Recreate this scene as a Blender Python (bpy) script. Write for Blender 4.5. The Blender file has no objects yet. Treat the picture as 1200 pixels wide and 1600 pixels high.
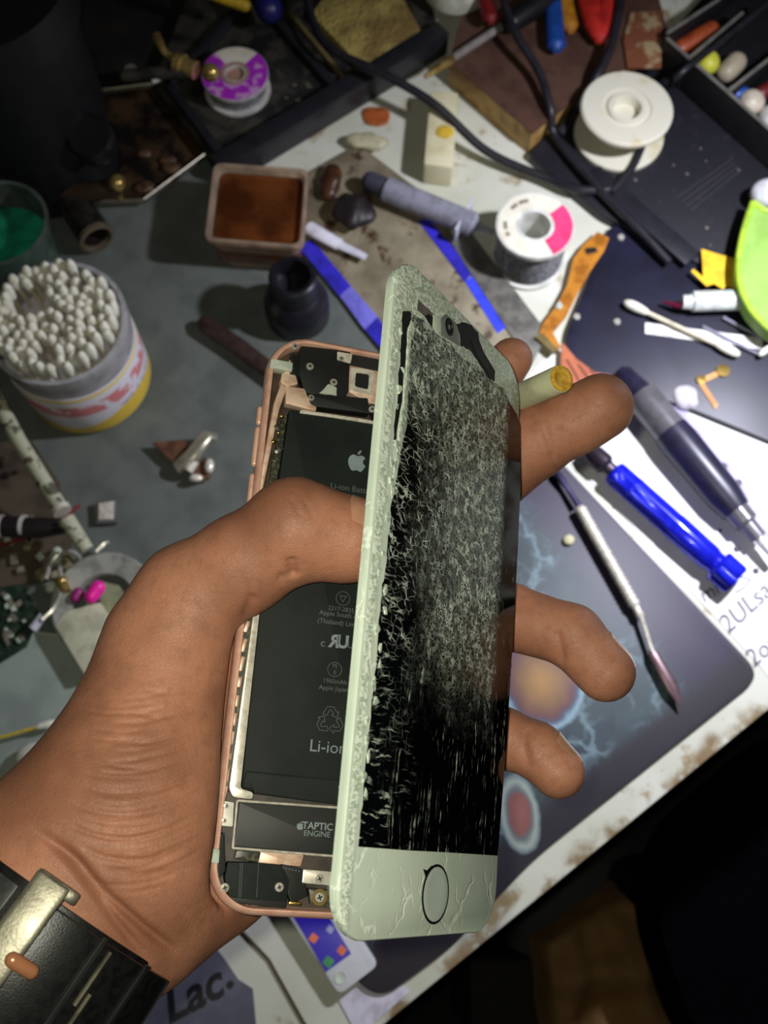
import bpy, bmesh, math, random
import numpy as np
from mathutils import Vector, Matrix, Euler, noise as mnoise
random.seed(11)
S = bpy.context.scene
COL = S.collection
PI = math.pi

# ------------------------------------------------------------------ camera model
F = 1600.0                      # focal length in pixels of the 1200x1600 frame
TH = math.radians(20.0)         # tilt away from straight down
H = 0.55                        # camera height over the bench (m)
CT, ST = math.cos(TH), math.sin(TH)
CAM = Vector((0, 0, H))

def cam2w(x, y, z):
    """camera millimetres (x right, y down, z forward) to world metres"""
    x, y, z = x * .001, y * .001, z * .001
    return Vector((x, ST * z - CT * y, H - CT * z - ST * y))

def CP(px, py, d):
    return cam2w((px - 600) / F * d, (py - 800) / F * d, d)

def ray(px, py):
    return cam2w((px - 600) / F * 1000, (py - 800) / F * 1000, 1000) - CAM

def at(px, py, z=0.0):
    r = ray(px, py)
    return CAM + r * ((z - H) / r.z)

def pxm(px, py, z=0.0):
    """metres covered by one pixel at that spot of the bench"""
    r = ray(px, py)
    return ((z - H) / r.z) / F

# ------------------------------------------------------------------ materials
def lin(c):
    def f(v):
        v /= 255.0
        return v / 12.92 if v <= .04045 else ((v + .055) / 1.055) ** 2.4
    return (f(c[0]), f(c[1]), f(c[2]), 1)

class NT:
    def __init__(self, name):
        self.m = bpy.data.materials.new(name)
        self.m.use_nodes = True
        self.t = self.m.node_tree
        self.b = self.t.nodes['Principled BSDF']
        self.tc = None
    def n(self, typ, **kw):
        nd = self.t.nodes.new(typ)
        for k, v in kw.items():
            setattr(nd, k, v)
        return nd
    def l(self, a, b):
        self.t.links.new(a, b)
    def obj(self):
        if not self.tc:
            self.tc = self.n('ShaderNodeTexCoord')
        return self.tc.outputs['Object']
    def math(self, op, a, b=None, c=None, clamp=False):
        nd = self.n('ShaderNodeMath', operation=op, use_clamp=clamp)
        for i, v in enumerate((a, b, c)):
            if v is None: continue
            if isinstance(v, (int, float)): nd.inputs[i].default_value = v
            else: self.l(v, nd.inputs[i])
        return nd.outputs[0]
    def noise(self, scale, detail=3, rough=.55, vec=None, dist=0.0):
        nd = self.n('ShaderNodeTexNoise')
        nd.inputs['Scale'].default_value = scale
        nd.inputs['Detail'].default_value = detail
        nd.inputs['Roughness'].default_value = rough
        nd.inputs['Distortion'].default_value = dist
        self.l(vec if vec is not None else self.obj(), nd.inputs['Vector'])
        return nd.outputs[0]
    def voro(self, scale, feature='F1', vec=None, out=0, rnd=1.0):
        nd = self.n('ShaderNodeTexVoronoi', feature=feature)
        nd.inputs['Scale'].default_value = scale
        nd.inputs['Randomness'].default_value = rnd
        self.l(vec if vec is not None else self.obj(), nd.inputs['Vector'])
        return nd.outputs[out]
    def ramp(self, fac, stops, interp='LINEAR'):
        nd = self.n('ShaderNodeValToRGB')
        cr = nd.color_ramp
        cr.interpolation = interp
        while len(cr.elements) < len(stops): cr.elements.new(.5)
        for e, (p, c) in zip(cr.elements, stops):
            e.position = p
            e.color = c if len(c) == 4 else lin(c)
        self.l(fac, nd.inputs[0])
        return nd.outputs[0]
    def mask(self, fac, lo, hi):
        nd = self.n('ShaderNodeMapRange', interpolation_type='SMOOTHSTEP')
        nd.inputs[1].default_value = lo; nd.inputs[2].default_value = hi
        self.l(fac, nd.inputs[0])
        return nd.outputs[0]
    def mix(self, fac, a, b):
        nd = self.n('ShaderNodeMix', data_type='RGBA')
        if isinstance(fac, (int, float)): nd.inputs[0].default_value = fac
        else: self.l(fac, nd.inputs[0])
        for i, v in ((6, a), (7, b)):
            if isinstance(v, tuple): nd.inputs[i].default_value = v if len(v) == 4 else lin(v)
            else: self.l(v, nd.inputs[i])
        return nd.outputs[2]
    def mapping(self, scale=(1, 1, 1), loc=(0, 0, 0), rot=(0, 0, 0), vec=None):
        nd = self.n('ShaderNodeMapping')
        nd.inputs['Scale'].default_value = scale
        nd.inputs['Location'].default_value = loc
        nd.inputs['Rotation'].default_value = rot
        self.l(vec if vec is not None else self.obj(), nd.inputs['Vector'])
        return nd.outputs[0]
    def xyz(self, vec=None):
        nd = self.n('ShaderNodeSeparateXYZ')
        self.l(vec if vec is not None else self.obj(), nd.inputs[0])
        return nd.outputs
    def set(self, **kw):
        for k, v in kw.items():
            s = self.b.inputs[k]
            if isinstance(v, (int, float)): s.default_value = v
            elif isinstance(v, tuple): s.default_value = v if len(v) == 4 else lin(v)
            else: self.l(v, s)
    def bump(self, h, strength=.3, dist=.001):
        nd = self.n('ShaderNodeBump')
        nd.inputs['Strength'].default_value = strength
        nd.inputs['Distance'].default_value = dist
        self.l(h, nd.inputs['Height'])
        self.l(nd.outputs[0], self.b.inputs['Normal'])

MATS = {}
def mat(name, col, rough=.5, metal=0.0, col2=None, nscale=120, lo=.4, hi=.65, bump=0.0, bscale=400,
        trans=0.0, ior=1.45, spec=.5, sss=0.0, alpha=1.0, coat=0.0, aniso=0.0):
    if name in MATS: return MATS[name]
    N = NT(name)
    if col2 is None:
        col2 = tuple(max(0, c * .86) for c in col)
    f = N.mask(N.noise(nscale, 4), lo, hi)
    N.set(**{'Base Color': N.mix(f, col, col2), 'Roughness': rough, 'Metallic': metal, 'IOR': ior, 'Specular IOR Level': spec})
    if trans: N.set(**{'Transmission Weight': trans})
    if alpha < 1: N.set(Alpha=alpha)
    if coat: N.set(**{'Coat Weight': coat, 'Coat Roughness': .08})
    if sss:
        N.b.inputs['Subsurface Weight'].default_value = sss
        N.b.inputs['Subsurface Radius'].default_value = (1.0, .4, .25)
        N.b.inputs['Subsurface Scale'].default_value = .002
    if bump:
        N.bump(N.noise(bscale, 4), bump, .0006)
    MATS[name] = N.m
    return N.m

# ------------------------------------------------------------------ mesh helpers
def newbm(): return bmesh.new()

def poly(bm, pts, z0, z1, taper=None):
    """prism over a 2D outline; taper = (cx, cy, scale of the bottom outline)"""
    a = sum(p[0] * q[1] - q[0] * p[1] for p, q in zip(pts, list(pts[1:]) + [pts[0]]))
    if a < 0: pts = list(pts)[::-1]
    lo = pts
    if taper:
        cx, cy, s = taper
        lo = [(cx + (x - cx) * s, cy + (y - cy) * s) for x, y in pts]
    b = [bm.verts.new((p[0], p[1], z0)) for p in lo]
    t = [bm.verts.new((p[0], p[1], z1)) for p in pts]
    n = len(pts)
    bm.faces.new(b[::-1]); bm.faces.new(t)
    for i in range(n):
        j = (i + 1) % n
        bm.faces.new((b[i], b[j], t[j], t[i]))
    return bm

def box(bm, c, s, R=None):
    r = bmesh.ops.create_cube(bm, size=1.0)
    M = Matrix.Translation(c) @ (R.to_4x4() if R else Matrix.Identity(4)) @ Matrix.Diagonal((s[0], s[1], s[2], 1))
    bmesh.ops.transform(bm, matrix=M, verts=r['verts'])
    return bm

def lathe(bm, prof, seg=40, M=None, closed=False):
    """revolve (r, z) pairs; r = 0 closes to a point"""
    if len(prof) > 3 and prof[0] == prof[-1] and prof[0][0] > 1e-9: prof = prof[:-1]; closed = True
    rings = []
    for r, z in prof:
        if r < 1e-9: rings.append([bm.verts.new((0, 0, z))])
        else: rings.append([bm.verts.new((r * math.cos(2 * PI * i / seg), r * math.sin(2 * PI * i / seg), z)) for i in range(seg)])
    vs = [v for r in rings for v in r]
    pairs = list(zip(rings[:-1], rings[1:]))
    if closed: pairs.append((rings[-1], rings[0]))
    for A, B in pairs:
        if len(A) == 1 and len(B) == 1: continue
        for i in range(seg):
            j = (i + 1) % seg
            if len(A) == 1: bm.faces.new((A[0], B[j], B[i]))
            elif len(B) == 1: bm.faces.new((A[i], A[j], B[0]))
            else: bm.faces.new((A[i], A[j], B[j], B[i]))
    if not closed:
        for R in (rings[0], rings[-1]):
            if len(R) > 1: bm.faces.new(R)
    if M is not None: bmesh.ops.transform(bm, matrix=M, verts=vs)
    return bm

def catmull(pts, n=8):
    P = [Vector(p) for p in pts]
    P = [P[0] * 2 - P[1]] + P + [P[-1] * 2 - P[-2]]
    out = []
    for i in range(1, len(P) - 2):
        for k in range(n):
            t = k / n
            a, b, c, d = P[i - 1:i + 3]
            out.append(.5 * ((2 * b) + (c - a) * t + (2 * a - 5 * b + 4 * c - d) * t * t + (3 * b - a - 3 * c + d) * t ** 3))
    out.append(P[-2])
    return out

def tube(bm, pts, r, seg=10, flat=1.0, up=None, cap=True):
    """sweep a (flattened) circle along points; r a number or one per point"""
    P = [Vector(p) for p in pts]
    n = len(P)
    R = r if isinstance(r, (list, tuple)) else [r] * n
    T = [(P[min(i + 1, n - 1)] - P[max(i - 1, 0)]).normalized() for i in range(n)]
    u = Vector(up) if up else (Vector((0, 0, 1)) if abs(T[0].z) < .9 else Vector((1, 0, 0)))
    rings = []
    for i in range(n):
        s = T[i].cross(u).normalized()
        w = s.cross(T[i]).normalized()
        if not up: u = w
        rings.append([bm.verts.new(P[i] + (s * math.cos(2 * PI * k / seg) + w * math.sin(2 * PI * k / seg) * flat) * max(R[i], 1e-6)) for k in range(seg)])
    for A, B in zip(rings[:-1], rings[1:]):
        for k in range(seg):
            j = (k + 1) % seg
            bm.faces.new((A[k], A[j], B[j], B[k]))
    if cap:
        bm.faces.new(rings[0][::-1]); bm.faces.new(rings[-1])
    return bm

def capsule_pts(a, b, r, n=5, ra=None, rb=None):
    """points and radii of a round-ended rod from a to b"""
    a, b = Vector(a), Vector(b)
    d = (b - a).normalized(); ra = ra or r; rb = rb or r
    pts, rs = [], []
    for i in range(n):
        t = PI / 2 * i / n
        pts.append(a - d * ra * math.cos(t)); rs.append(ra * math.sin(t) + 1e-6)
    pts += [a, b]; rs += [ra, rb]
    for i in range(1, n + 1):
        t = PI / 2 * i / n
        pts.append(b + d * rb * math.sin(t)); rs.append(rb * math.cos(t) + 1e-6)
    return pts, rs

def rod(bm, a, b, r, seg=14, flat=1.0, ra=None, rb=None):
    p, r_ = capsule_pts(a, b, r, ra=ra, rb=rb)
    return tube(bm, p, r_, seg, flat)

def ball(bm, c, r, scale=(1, 1, 1), sub=3):
    q = bmesh.ops.create_icosphere(bm, subdivisions=sub, radius=r)
    bmesh.ops.transform(bm, matrix=Matrix.Translation(c) @ Matrix.Diagonal((*scale, 1)), verts=q['verts'])
    return bm

def rrect(w, h, r, n=8, cx=0, cy=0):
    out = []
    for sx, sy, a0 in ((1, 1, 0), (-1, 1, 90), (-1, -1, 180), (1, -1, 270)):
        for i in range(n + 1):
            a = math.radians(a0 + 90 * i / n)
            out.append((cx + sx * (w / 2 - r) + r * math.cos(a), cy + sy * (h / 2 - r) + r * math.sin(a)))
    return out

def roundpoly(pts, r, n=6):
    """round the corners of a 2D outline"""
    out = []
    P = [Vector((p[0], p[1])) for p in pts]
    for i, p in enumerate(P):
        a = (P[i - 1] - p); b = (P[(i + 1) % len(P)] - p)
        k = min(r, a.length * .45, b.length * .45)
        A = p + a.normalized() * k; B = p + b.normalized() * k
        for j in range(n + 1):
            t = j / n
            q = A * (1 - t) ** 2 + p * 2 * t * (1 - t) + B * t * t
            out.append((q.x, q.y))
    return out

def jag(pts, amp, step, seed=0, closed=True):
    """break straight edges of an outline into a ragged line"""
    rg = random.Random(seed); out = []
    n = len(pts)
    for i in range(n if closed else n - 1):
        a = Vector(pts[i][:2]); b = Vector(pts[(i + 1) % n][:2]); d = b - a
        m = max(1, int(d.length / step)); nrm = Vector((-d.y, d.x)).normalized() if d.length else Vector((0, 0))
        for k in range(m):
            q = a + d * ((k + (rg.uniform(-.3, .3) if k else 0)) / m) + (nrm * rg.uniform(-amp, amp) if k else Vector((0, 0)))
            out.append((q.x, q.y))
    return out

def mesh_of(name, bm, smooth=38, bev=0, seg=2):
    bmesh.ops.recalc_face_normals(bm, faces=bm.faces)
    if bev:
        ed = [e for e in bm.edges if len(e.link_faces) == 2 and e.calc_face_angle(0) > .6]
        bmesh.ops.bevel(bm, geom=ed, offset=bev, segments=seg, affect='EDGES', profile=.6, clamp_overlap=True)
    me = bpy.data.meshes.new(name)
    bm.to_mesh(me); bm.free()
    if smooth:
        me.shade_smooth()
        me.set_sharp_from_angle(angle=math.radians(smooth))
    return me

def wmat(o):
    return wmat(o.parent) @ o.matrix_parent_inverse @ o.matrix_basis if o.parent else o.matrix_basis.copy()

def tag(o, label=None, cat=None, group=None, kind=None):
    if label: o['label'] = label
    if cat: o['category'] = cat
    if group: o['group'] = group
    if kind: o['kind'] = kind
    return o

def thing(name, label, cat, loc=(0, 0, 0), group=None, M=None):
    o = bpy.data.objects.new(name, None)
    o.empty_display_size = .01
    COL.objects.link(o)
    o.matrix_basis = M if M is not None else Matrix.Translation(loc)
    return tag(o, label, cat, group)

def obj(name, bm, m, parent=None, local=False, bev=0, smooth=38, M=None, scale=None, label=None, cat=None, group=None, kind=None):
    """link one mesh; with local=True its coordinates are the parent's, else the world's"""
    if scale: bmesh.ops.scale(bm, vec=(scale,) * 3, verts=bm.verts)
    me = bm if isinstance(bm, bpy.types.Mesh) else mesh_of(name, bm, smooth, bev)
    me.materials.append(m)
    o = bpy.data.objects.new(name, me)
    COL.objects.link(o)
    if parent is not None:
        o.parent = parent
        if not local: o.matrix_parent_inverse = wmat(parent).inverted()
    if M is not None: o.matrix_basis = M
    return tag(o, label, cat, group, kind)

def recenter(o):
    """move a one-mesh thing's origin to its base"""
    me = o.data
    n = len(me.vertices); co = np.empty(n * 3, 'f'); me.vertices.foreach_get('co', co); co = co.reshape(-1, 3)
    c = Vector(((co[:, 0].min() + co[:, 0].max()) / 2, (co[:, 1].min() + co[:, 1].max()) / 2, co[:, 2].min()))
    me.transform(Matrix.Translation(-c)); o.location = o.location + c
    return o

def flat(name, pxs, z0, z1, m, parent=None, bev=0, rnd=0, **kw):
    pts = [tuple(at(x, y, z1)[:2]) for x, y in pxs]
    if rnd: pts = roundpoly(pts, rnd)
    return obj(name, poly(newbm(), pts, z0, z1), m, parent, bev=bev, **kw)

def text_mesh(s, size, x, y, z, extrude=0.0, align='LEFT', rot=0.0, shear=0.0, offset=0.0):
    cu = bpy.data.curves.new('lettering', 'FONT')
    cu.body = s; cu.size = size; cu.align_x = align; cu.extrude = extrude; cu.shear = shear; cu.offset = offset
    cu.resolution_u = 3
    o = bpy.data.objects.new('lettering', cu); COL.objects.link(o)
    dg = bpy.context.evaluated_depsgraph_get()
    me = bpy.data.meshes.new_from_object(o.evaluated_get(dg))
    bpy.data.objects.remove(o)
    me.transform(Matrix.Translation((x, y, z)) @ Matrix.Rotation(rot, 4, 'Z'))
    return me

def add_mesh(bm, me):
    bm.from_mesh(me); bpy.data.meshes.remove(me); return bm
# ================================================================== PHONE (local millimetres)
def pose(TL, TR, BR, BL):
    TL, TR, BR, BL = (cam2w(*p) for p in (TL, TR, BR, BL))
    ex = ((TR - TL) + (BR - BL)).normalized()
    ey = ((TL - BL) + (TR - BR)); ey = (ey - ex * ey.dot(ex)).normalized()
    ez = ex.cross(ey)
    c = (TL + TR + BR + BL) / 4
    return Matrix(((ex.x, ey.x, ez.x, c.x), (ex.y, ey.y, ez.y, c.y), (ex.z, ey.z, ez.z, c.z), (0, 0, 0, 1)))
MB_ = pose((-28.3, -46.1, 258.2), (36.1, -36.4, 274.5), (25.8, 96.0, 235.9), (-38.5, 86.3, 219.6))
MP_ = pose((2.8, -56.1, 216.8), (36.2, -36.5, 269.7), (24.8, 93.7, 228.8), (-8.5, 74.2, 175.9))

def loc(M, px, py, z=0.0):
    I = M.inverted()
    o = I @ CAM; d = (I.to_3x3() @ ray(px, py))
    t = (z * .001 - o.z) / d.z
    p = o + d * t
    return (p.x * 1000, p.y * 1000)
def LB(pts, z=0.0): return [loc(MB_, x, y, z) for x, y in pts]
def LP(pts, z=0.0): return [loc(MP_, x, y, z) for x, y in pts]

m_rose = mat('rose_gold', (236, 190, 168), .36, .25, col2=(222, 170, 148), nscale=300, bump=.05, bscale=3000)
m_rose_in = mat('rose_gold_inner', (236, 204, 180), .4, .35, col2=(205, 165, 140), nscale=260)
m_steel = mat('bright_steel', (238, 230, 214), .3, .3, nscale=500)
m_chrome = mat('screw_chrome', (226, 222, 208), .22, .5)
m_blk = mat('matte_black', (22, 23, 22), .55, col2=(14, 15, 14))
m_blkgl = mat('soft_black', (27, 29, 28), .5, col2=(22, 24, 23))
m_batt = mat('battery_wrap', (33, 39, 36), .6, col2=(26, 31, 29), nscale=60, bump=.03, bscale=900, spec=.2)
m_tape = mat('frosted_clip', (198, 208, 190), .5)
m_print = mat('grey_print', (132, 146, 148), .6)
m_print2 = mat('dim_print', (92, 100, 98), .6)
m_gold = mat('contact_gold', (214, 178, 96), .28, 1.0)
m_flex = mat('dark_flex', (48, 48, 38), .4, col2=(88, 88, 66), nscale=900, lo=.5, hi=.6)

phone = thing('smartphone', 'opened rose gold phone with lifted shattered white screen held in the hand', 'phone', M=MB_)
def pp(name, bm, m, parent=None, **kw):
    """part in body millimetres"""
    kw.setdefault('smooth', 38)
    o = obj(name, bm, m, None, scale=.001, **kw)
    o.parent = parent or phone
    return o
def bpoly(px, z0, z1, rnd=0, zl=None):
    p = LB(px, z1 if zl is None else zl)
    if rnd: p = roundpoly(p, rnd)
    return poly(newbm(), p, z0, z1)

# housing: lofted rounded tray
def tray():
    bm = newbm()
    W, Hh, Rr = 67.1, 138.3, 10.5
    prof = [(4.0, -7.1), (1.6, -6.8), (.5, -5.8), (.05, -4.4), (0, -3.4), (.05, -2.2), (.3, -1.1), (.9, -.35), (1.25, -.25),
            (1.3, -.45), (1.55, -.5), (1.7, -.75), (1.8, -5.2)]
    rings = []
    for ins, z in prof:
        rings.append([bm.verts.new((x, y, z)) for x, y in rrect(W - 2 * ins, Hh - 2 * ins, Rr - ins * .8, 10)])
    for A, B in zip(rings[:-1], rings[1:]):
        for i in range(len(A)):
            j = (i + 1) % len(A); bm.faces.new((A[i], A[j], B[j], B[i]))
    bm.faces.new(rings[0]); bm.faces.new(rings[-1])
    return bm
housing = pp('housing', tray(), m_rose)
pp('inner_floor', poly(newbm(), rrect(63.4, 134.6, 8.7), -5.25, -4.95), mat('dark_inner_floor', (70, 56, 44), .45, col2=(44, 38, 32), nscale=300), label='dark inner floor of the housing')  # dark sheet over the rose gold floor, seen between the parts
# inner ledge seen along the left edge
rail = newbm()
poly(rail, LB([(452, 560), (462, 566), (437, 640), (404, 800), (396, 800), (428, 630)], -1.0), -4.8, -1.0)
pp('inner_ledge', rail, m_rose_in, bev=.12)

def screw(px, py, z, r=1.0, m=m_chrome, parent=None):
    x, y = loc(MB_, px, py, z)
    bm = lathe(newbm(), [(r, 0), (r, .35), (r * .85, .5), (0, .55)], 18, Matrix.Translation((x, y, z)))
    s = pp('screw', bm, m, parent)
    b = newbm()
    for a in (.4, .4 + PI / 2):
        box(b, (x, y, z + .53), (r * 1.1, r * .26, .12), Matrix.Rotation(a, 3, 'Z'))
    pp('screw_slot', b, m_blk, s, smooth=0)
    return s

# battery
batt = pp('battery', bpoly([(452, 638), (620, 664), (612, 800), (575, 1262), (377, 1234), (384, 1160), (408, 935)], -5.0, -1.6, 1.2), m_batt, bev=.5)
pp('wrap_fold', bpoly([(384, 1204), (566, 1222), (563, 1262), (396, 1240), (396, 1233), (380, 1231)], -4.6, -1.25, .6), m_batt, batt, bev=.25)

def on_batt(px, py, z=-1.5): return loc(MB_, px, py, z)
def btxt(s, size, px, py, m=m_print2, align='CENTER', offset=0.0, z=-1.57, parent=None, name='lettering', shear=0):
    x, y = loc(MB_, px, py, z)
    me = text_mesh(s, size, x, y, z, align=align, offset=offset, shear=shear)
    me.transform(Matrix.Scale(.001, 4))
    o = obj(name, me, m, None)
    o.parent = parent or batt
    return o
btxt('Li-ion Battery', 2.15, 552, 768)
btxt('3.82V       7.45Wh', 2.0, 552, 787)
x0, y0 = on_batt(548, 780)
b = newbm(); box(b, (x0, y0, -1.57), (1.7, .16, .02)); box(b, (x0 - .6, y0 - .4, -1.57), (.4, .14, .02)); box(b, (x0, y0 - .4, -1.57), (.4, .14, .02)); box(b, (x0 + .6, y0 - .4, -1.57), (.4, .14, .02))
pp('dc_mark', b, m_print2, batt, smooth=0)
btxt('2217-2835', 1.5, 533, 955)
btxt('Apple South Asia', 1.6, 534, 964)
btxt('(Thailand) Limited', 1.6, 533, 977)
btxt('c', 2.6, 504, 1010, m_print2, offset=.03)
btxt('US', 2.0, 550, 1013, m_print2, offset=.03)
btxt('R', 4.2, 522, 1011, m_print, offset=.16).matrix_basis = Matrix.Identity(4)
# the mirrored R of the recognised-component mark
_r = [o for o in batt.children if o.data.name.startswith('lettering')][-1]
_x, _y = loc(MB_, 522, 1011, -1.57)
_r.data.transform(Matrix.Translation((_x * .001, 0, 0)) @ Matrix.Scale(-1, 4, (1, 0, 0)) @ Matrix.Translation((-_x * .001, 0, 0)))
btxt('U', 4.2, 535, 1012, m_print, offset=.16)

def ring2d(bm, cx, cy, r, w, z, n=36, sx=1.0):
    a = [bm.verts.new((cx + r * sx * math.cos(2 * PI * i / n), cy + r * math.sin(2 * PI * i / n), z)) for i in range(n)]
    c = [bm.verts.new((cx + (r - w) * sx * math.cos(2 * PI * i / n), cy + (r - w) * math.sin(2 * PI * i / n), z)) for i in range(n)]
    for i in range(n):
        j = (i + 1) % n; bm.faces.new((a[i], a[j], c[j], c[i]))
    return bm
def line2d(bm, pts, w, z, closed=False):
    P = [Vector(p) for p in pts]
    if closed: P.append(P[0])
    for a, c in zip(P[:-1], P[1:]):
        d = (c - a)
        if d.length < 1e-6: continue
        d.normalize(); nn = Vector((-d.y, d.x)) * w / 2; e = d * w / 2
        bm.faces.new([bm.verts.new((*q, z)) for q in (a - nn - e, c - nn + e, c + nn + e, a + nn - e)])
    return bm
cx_, cy_ = on_batt(523, 1046)
pp('certification_mark', ring2d(newbm(), cx_, cy_, 1.75, .13, -1.57), m_print2, batt, smooth=0)
btxt('PS', 1.2, 523, 1043); btxt('E', 1.4, 523, 1054)
cx_, cy_ = on_batt(536, 935)
bb = ring2d(newbm(), cx_, cy_, 1.75, .13, -1.57); line2d(bb, [(cx_ - .8, cy_ + .6), (cx_ + .8, cy_ + .6), (cx_, cy_ - .9)], .13, -1.57, True)
pp('certification_mark', bb, m_print2, batt, smooth=0)
btxt('1960mAh', 1.5, 523, 1068); btxt('Apple Japan', 1.5, 521, 1079)
# recycling mark: three chasing arrows in outline
rc = newbm(); cx_, cy_ = on_batt(516, 1126)
for k in range(3):
    a = math.radians(90 - 120 * k); ca, sa = math.cos(a - PI / 2), math.sin(a - PI / 2)
    def T(x, y): return (cx_ + x * ca - y * sa, cy_ + x * sa + y * ca)
    line2d(rc, [T(-1.9, 1.5), T(-.9, 3.2), T(.7, 3.2), T(1.4, 2.0), T(1.9, 2.3), T(1.6, .8), T(.2, 1.3), T(.7, 1.6), T(.1, 2.5), T(-.3, 2.5), T(-.9, 1.1)], .14, -1.57, True)
pp('recycling_mark', rc, m_print2, batt, smooth=0)
btxt('Li-ion', 3.9, 512, 1176, m_print)

# fruit mark on the battery and on the motor cover
def fruit(scale, cx, cy, z):
    body = [(0, .62), (.18, .70), (.38, .74), (.62, .68), (.80, .50), (.66, .36), (.60, .18), (.62, -.02), (.72, -.18), (.86, -.26),
            (.76, -.52), (.62, -.76), (.46, -.92), (.30, -.93), (.14, -.86), (0, -.83), (-.16, -.87), (-.32, -.94), (-.50, -.90), (-.68, -.68),
            (-.82, -.40), (-.90, -.08), (-.88, .22), (-.76, .50), (-.56, .68), (-.34, .74), (-.16, .68)]
    leaf = [(-.02, .80), (.02, 1.02), (.14, 1.18), (.34, 1.28), (.33, 1.08), (.22, .90), (.10, .82)]
    bm = newbm()
    for L, n in ((body, 4), (leaf, 3)):
        P = catmull([(x, y, 0) for x, y in L + L[:1]], n)[:-1]
        bm.faces.new([bm.verts.new((cx + p.x * scale, cy + p.y * scale, z)) for p in P])
    return bm
cx_, cy_ = on_batt(558, 722)
pp('emblem', fruit(2.55, cx_, cy_, -1.57), m_print, batt, smooth=0)

# taptic motor
tap = pp('vibration_motor', bpoly([(374, 1253), (585, 1268), (572, 1340), (366, 1323)], -4.9, -1.3, .4), m_blkgl, bev=.2)
rim = newbm()
for a, c in (((371, 1251), (585, 1266)), ((363, 1325), (574, 1342)), ((371, 1251), (364, 1325))):
    A = LB([a], -1.35)[0]; B_ = LB([c], -1.35)[0]
    tube(rim, [(*A, -1.5), (*B_, -1.5)], .3, 8)
pp('silver_rim', rim, m_steel, tap)
btxt('TAPTIC', 2.15, 496, 1296, m_print, z=-1.27, parent=tap, offset=.05)
btxt('ENGINE', 1.75, 495, 1307, m_print, z=-1.27, parent=tap)
cx_, cy_ = loc(MB_, 469, 1291, -1.27)
pp('emblem', fruit(.85, cx_, cy_, -1.27), m_print, tap, smooth=0)

# bright inner rail left of the battery
rl = newbm()
poly(rl, roundpoly(LB([(401, 922), (410, 918), (376, 1232), (396, 1238), (395, 1249), (364, 1246), (358, 1232)], -.9), .8), -4.8, -.9)
pp('side_rail', rl, m_steel, bev=.15)
fx = newbm()
poly(fx, LB([(441, 648), (449, 650), (437, 730), (425, 800), (416, 800), (424, 730)], -1.2), -2.4, -1.2)
for q in ((434, 668), (437, 700), (430, 718), (428, 752), (420, 780), (418, 795)):
    x, y = loc(MB_, q[0], q[1], -1.1); box(fx, (x, y, -1.0), (1.4, 1.8, .7), Matrix.Rotation(.1 * q[1], 3, 'Z'))
pp('volume_flex', fx, m_flex, bev=.08)
for q, mm in (((435, 676), m_gold), ((432, 706), m_chrome), ((424, 764), m_chrome), ((427, 690), m_gold), ((440, 650), m_gold)):
    x, y = loc(MB_, q[0], q[1], -.9)
    pp('contact', ball(newbm(), (x, y, -.7), .55, (1, 1, .6), 2), mm)
clips = newbm(); rg = random.Random(3)
for i in range(11):
    py = 950 + i * 29; px = 398 - (py - 905) * .133 - 2.5
    x, y = loc(MB_, px, py, -1.0)
    box(clips, (x, y, -1.2 + rg.uniform(-.3, .3)), (1.0, rg.uniform(1.5, 3.6), .8), Matrix.Rotation(rg.uniform(-.15, .05) - .05, 3, 'Z'))
pp('spring_clips', clips, m_rose_in, bev=.15, smooth=30)
dk = newbm()
poly(dk, LB([(384, 945), (396, 945), (354, 1245), (341, 1245)], -2.6), -4, -2.6)
pp('cable_channel', dk, m_flex)
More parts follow.
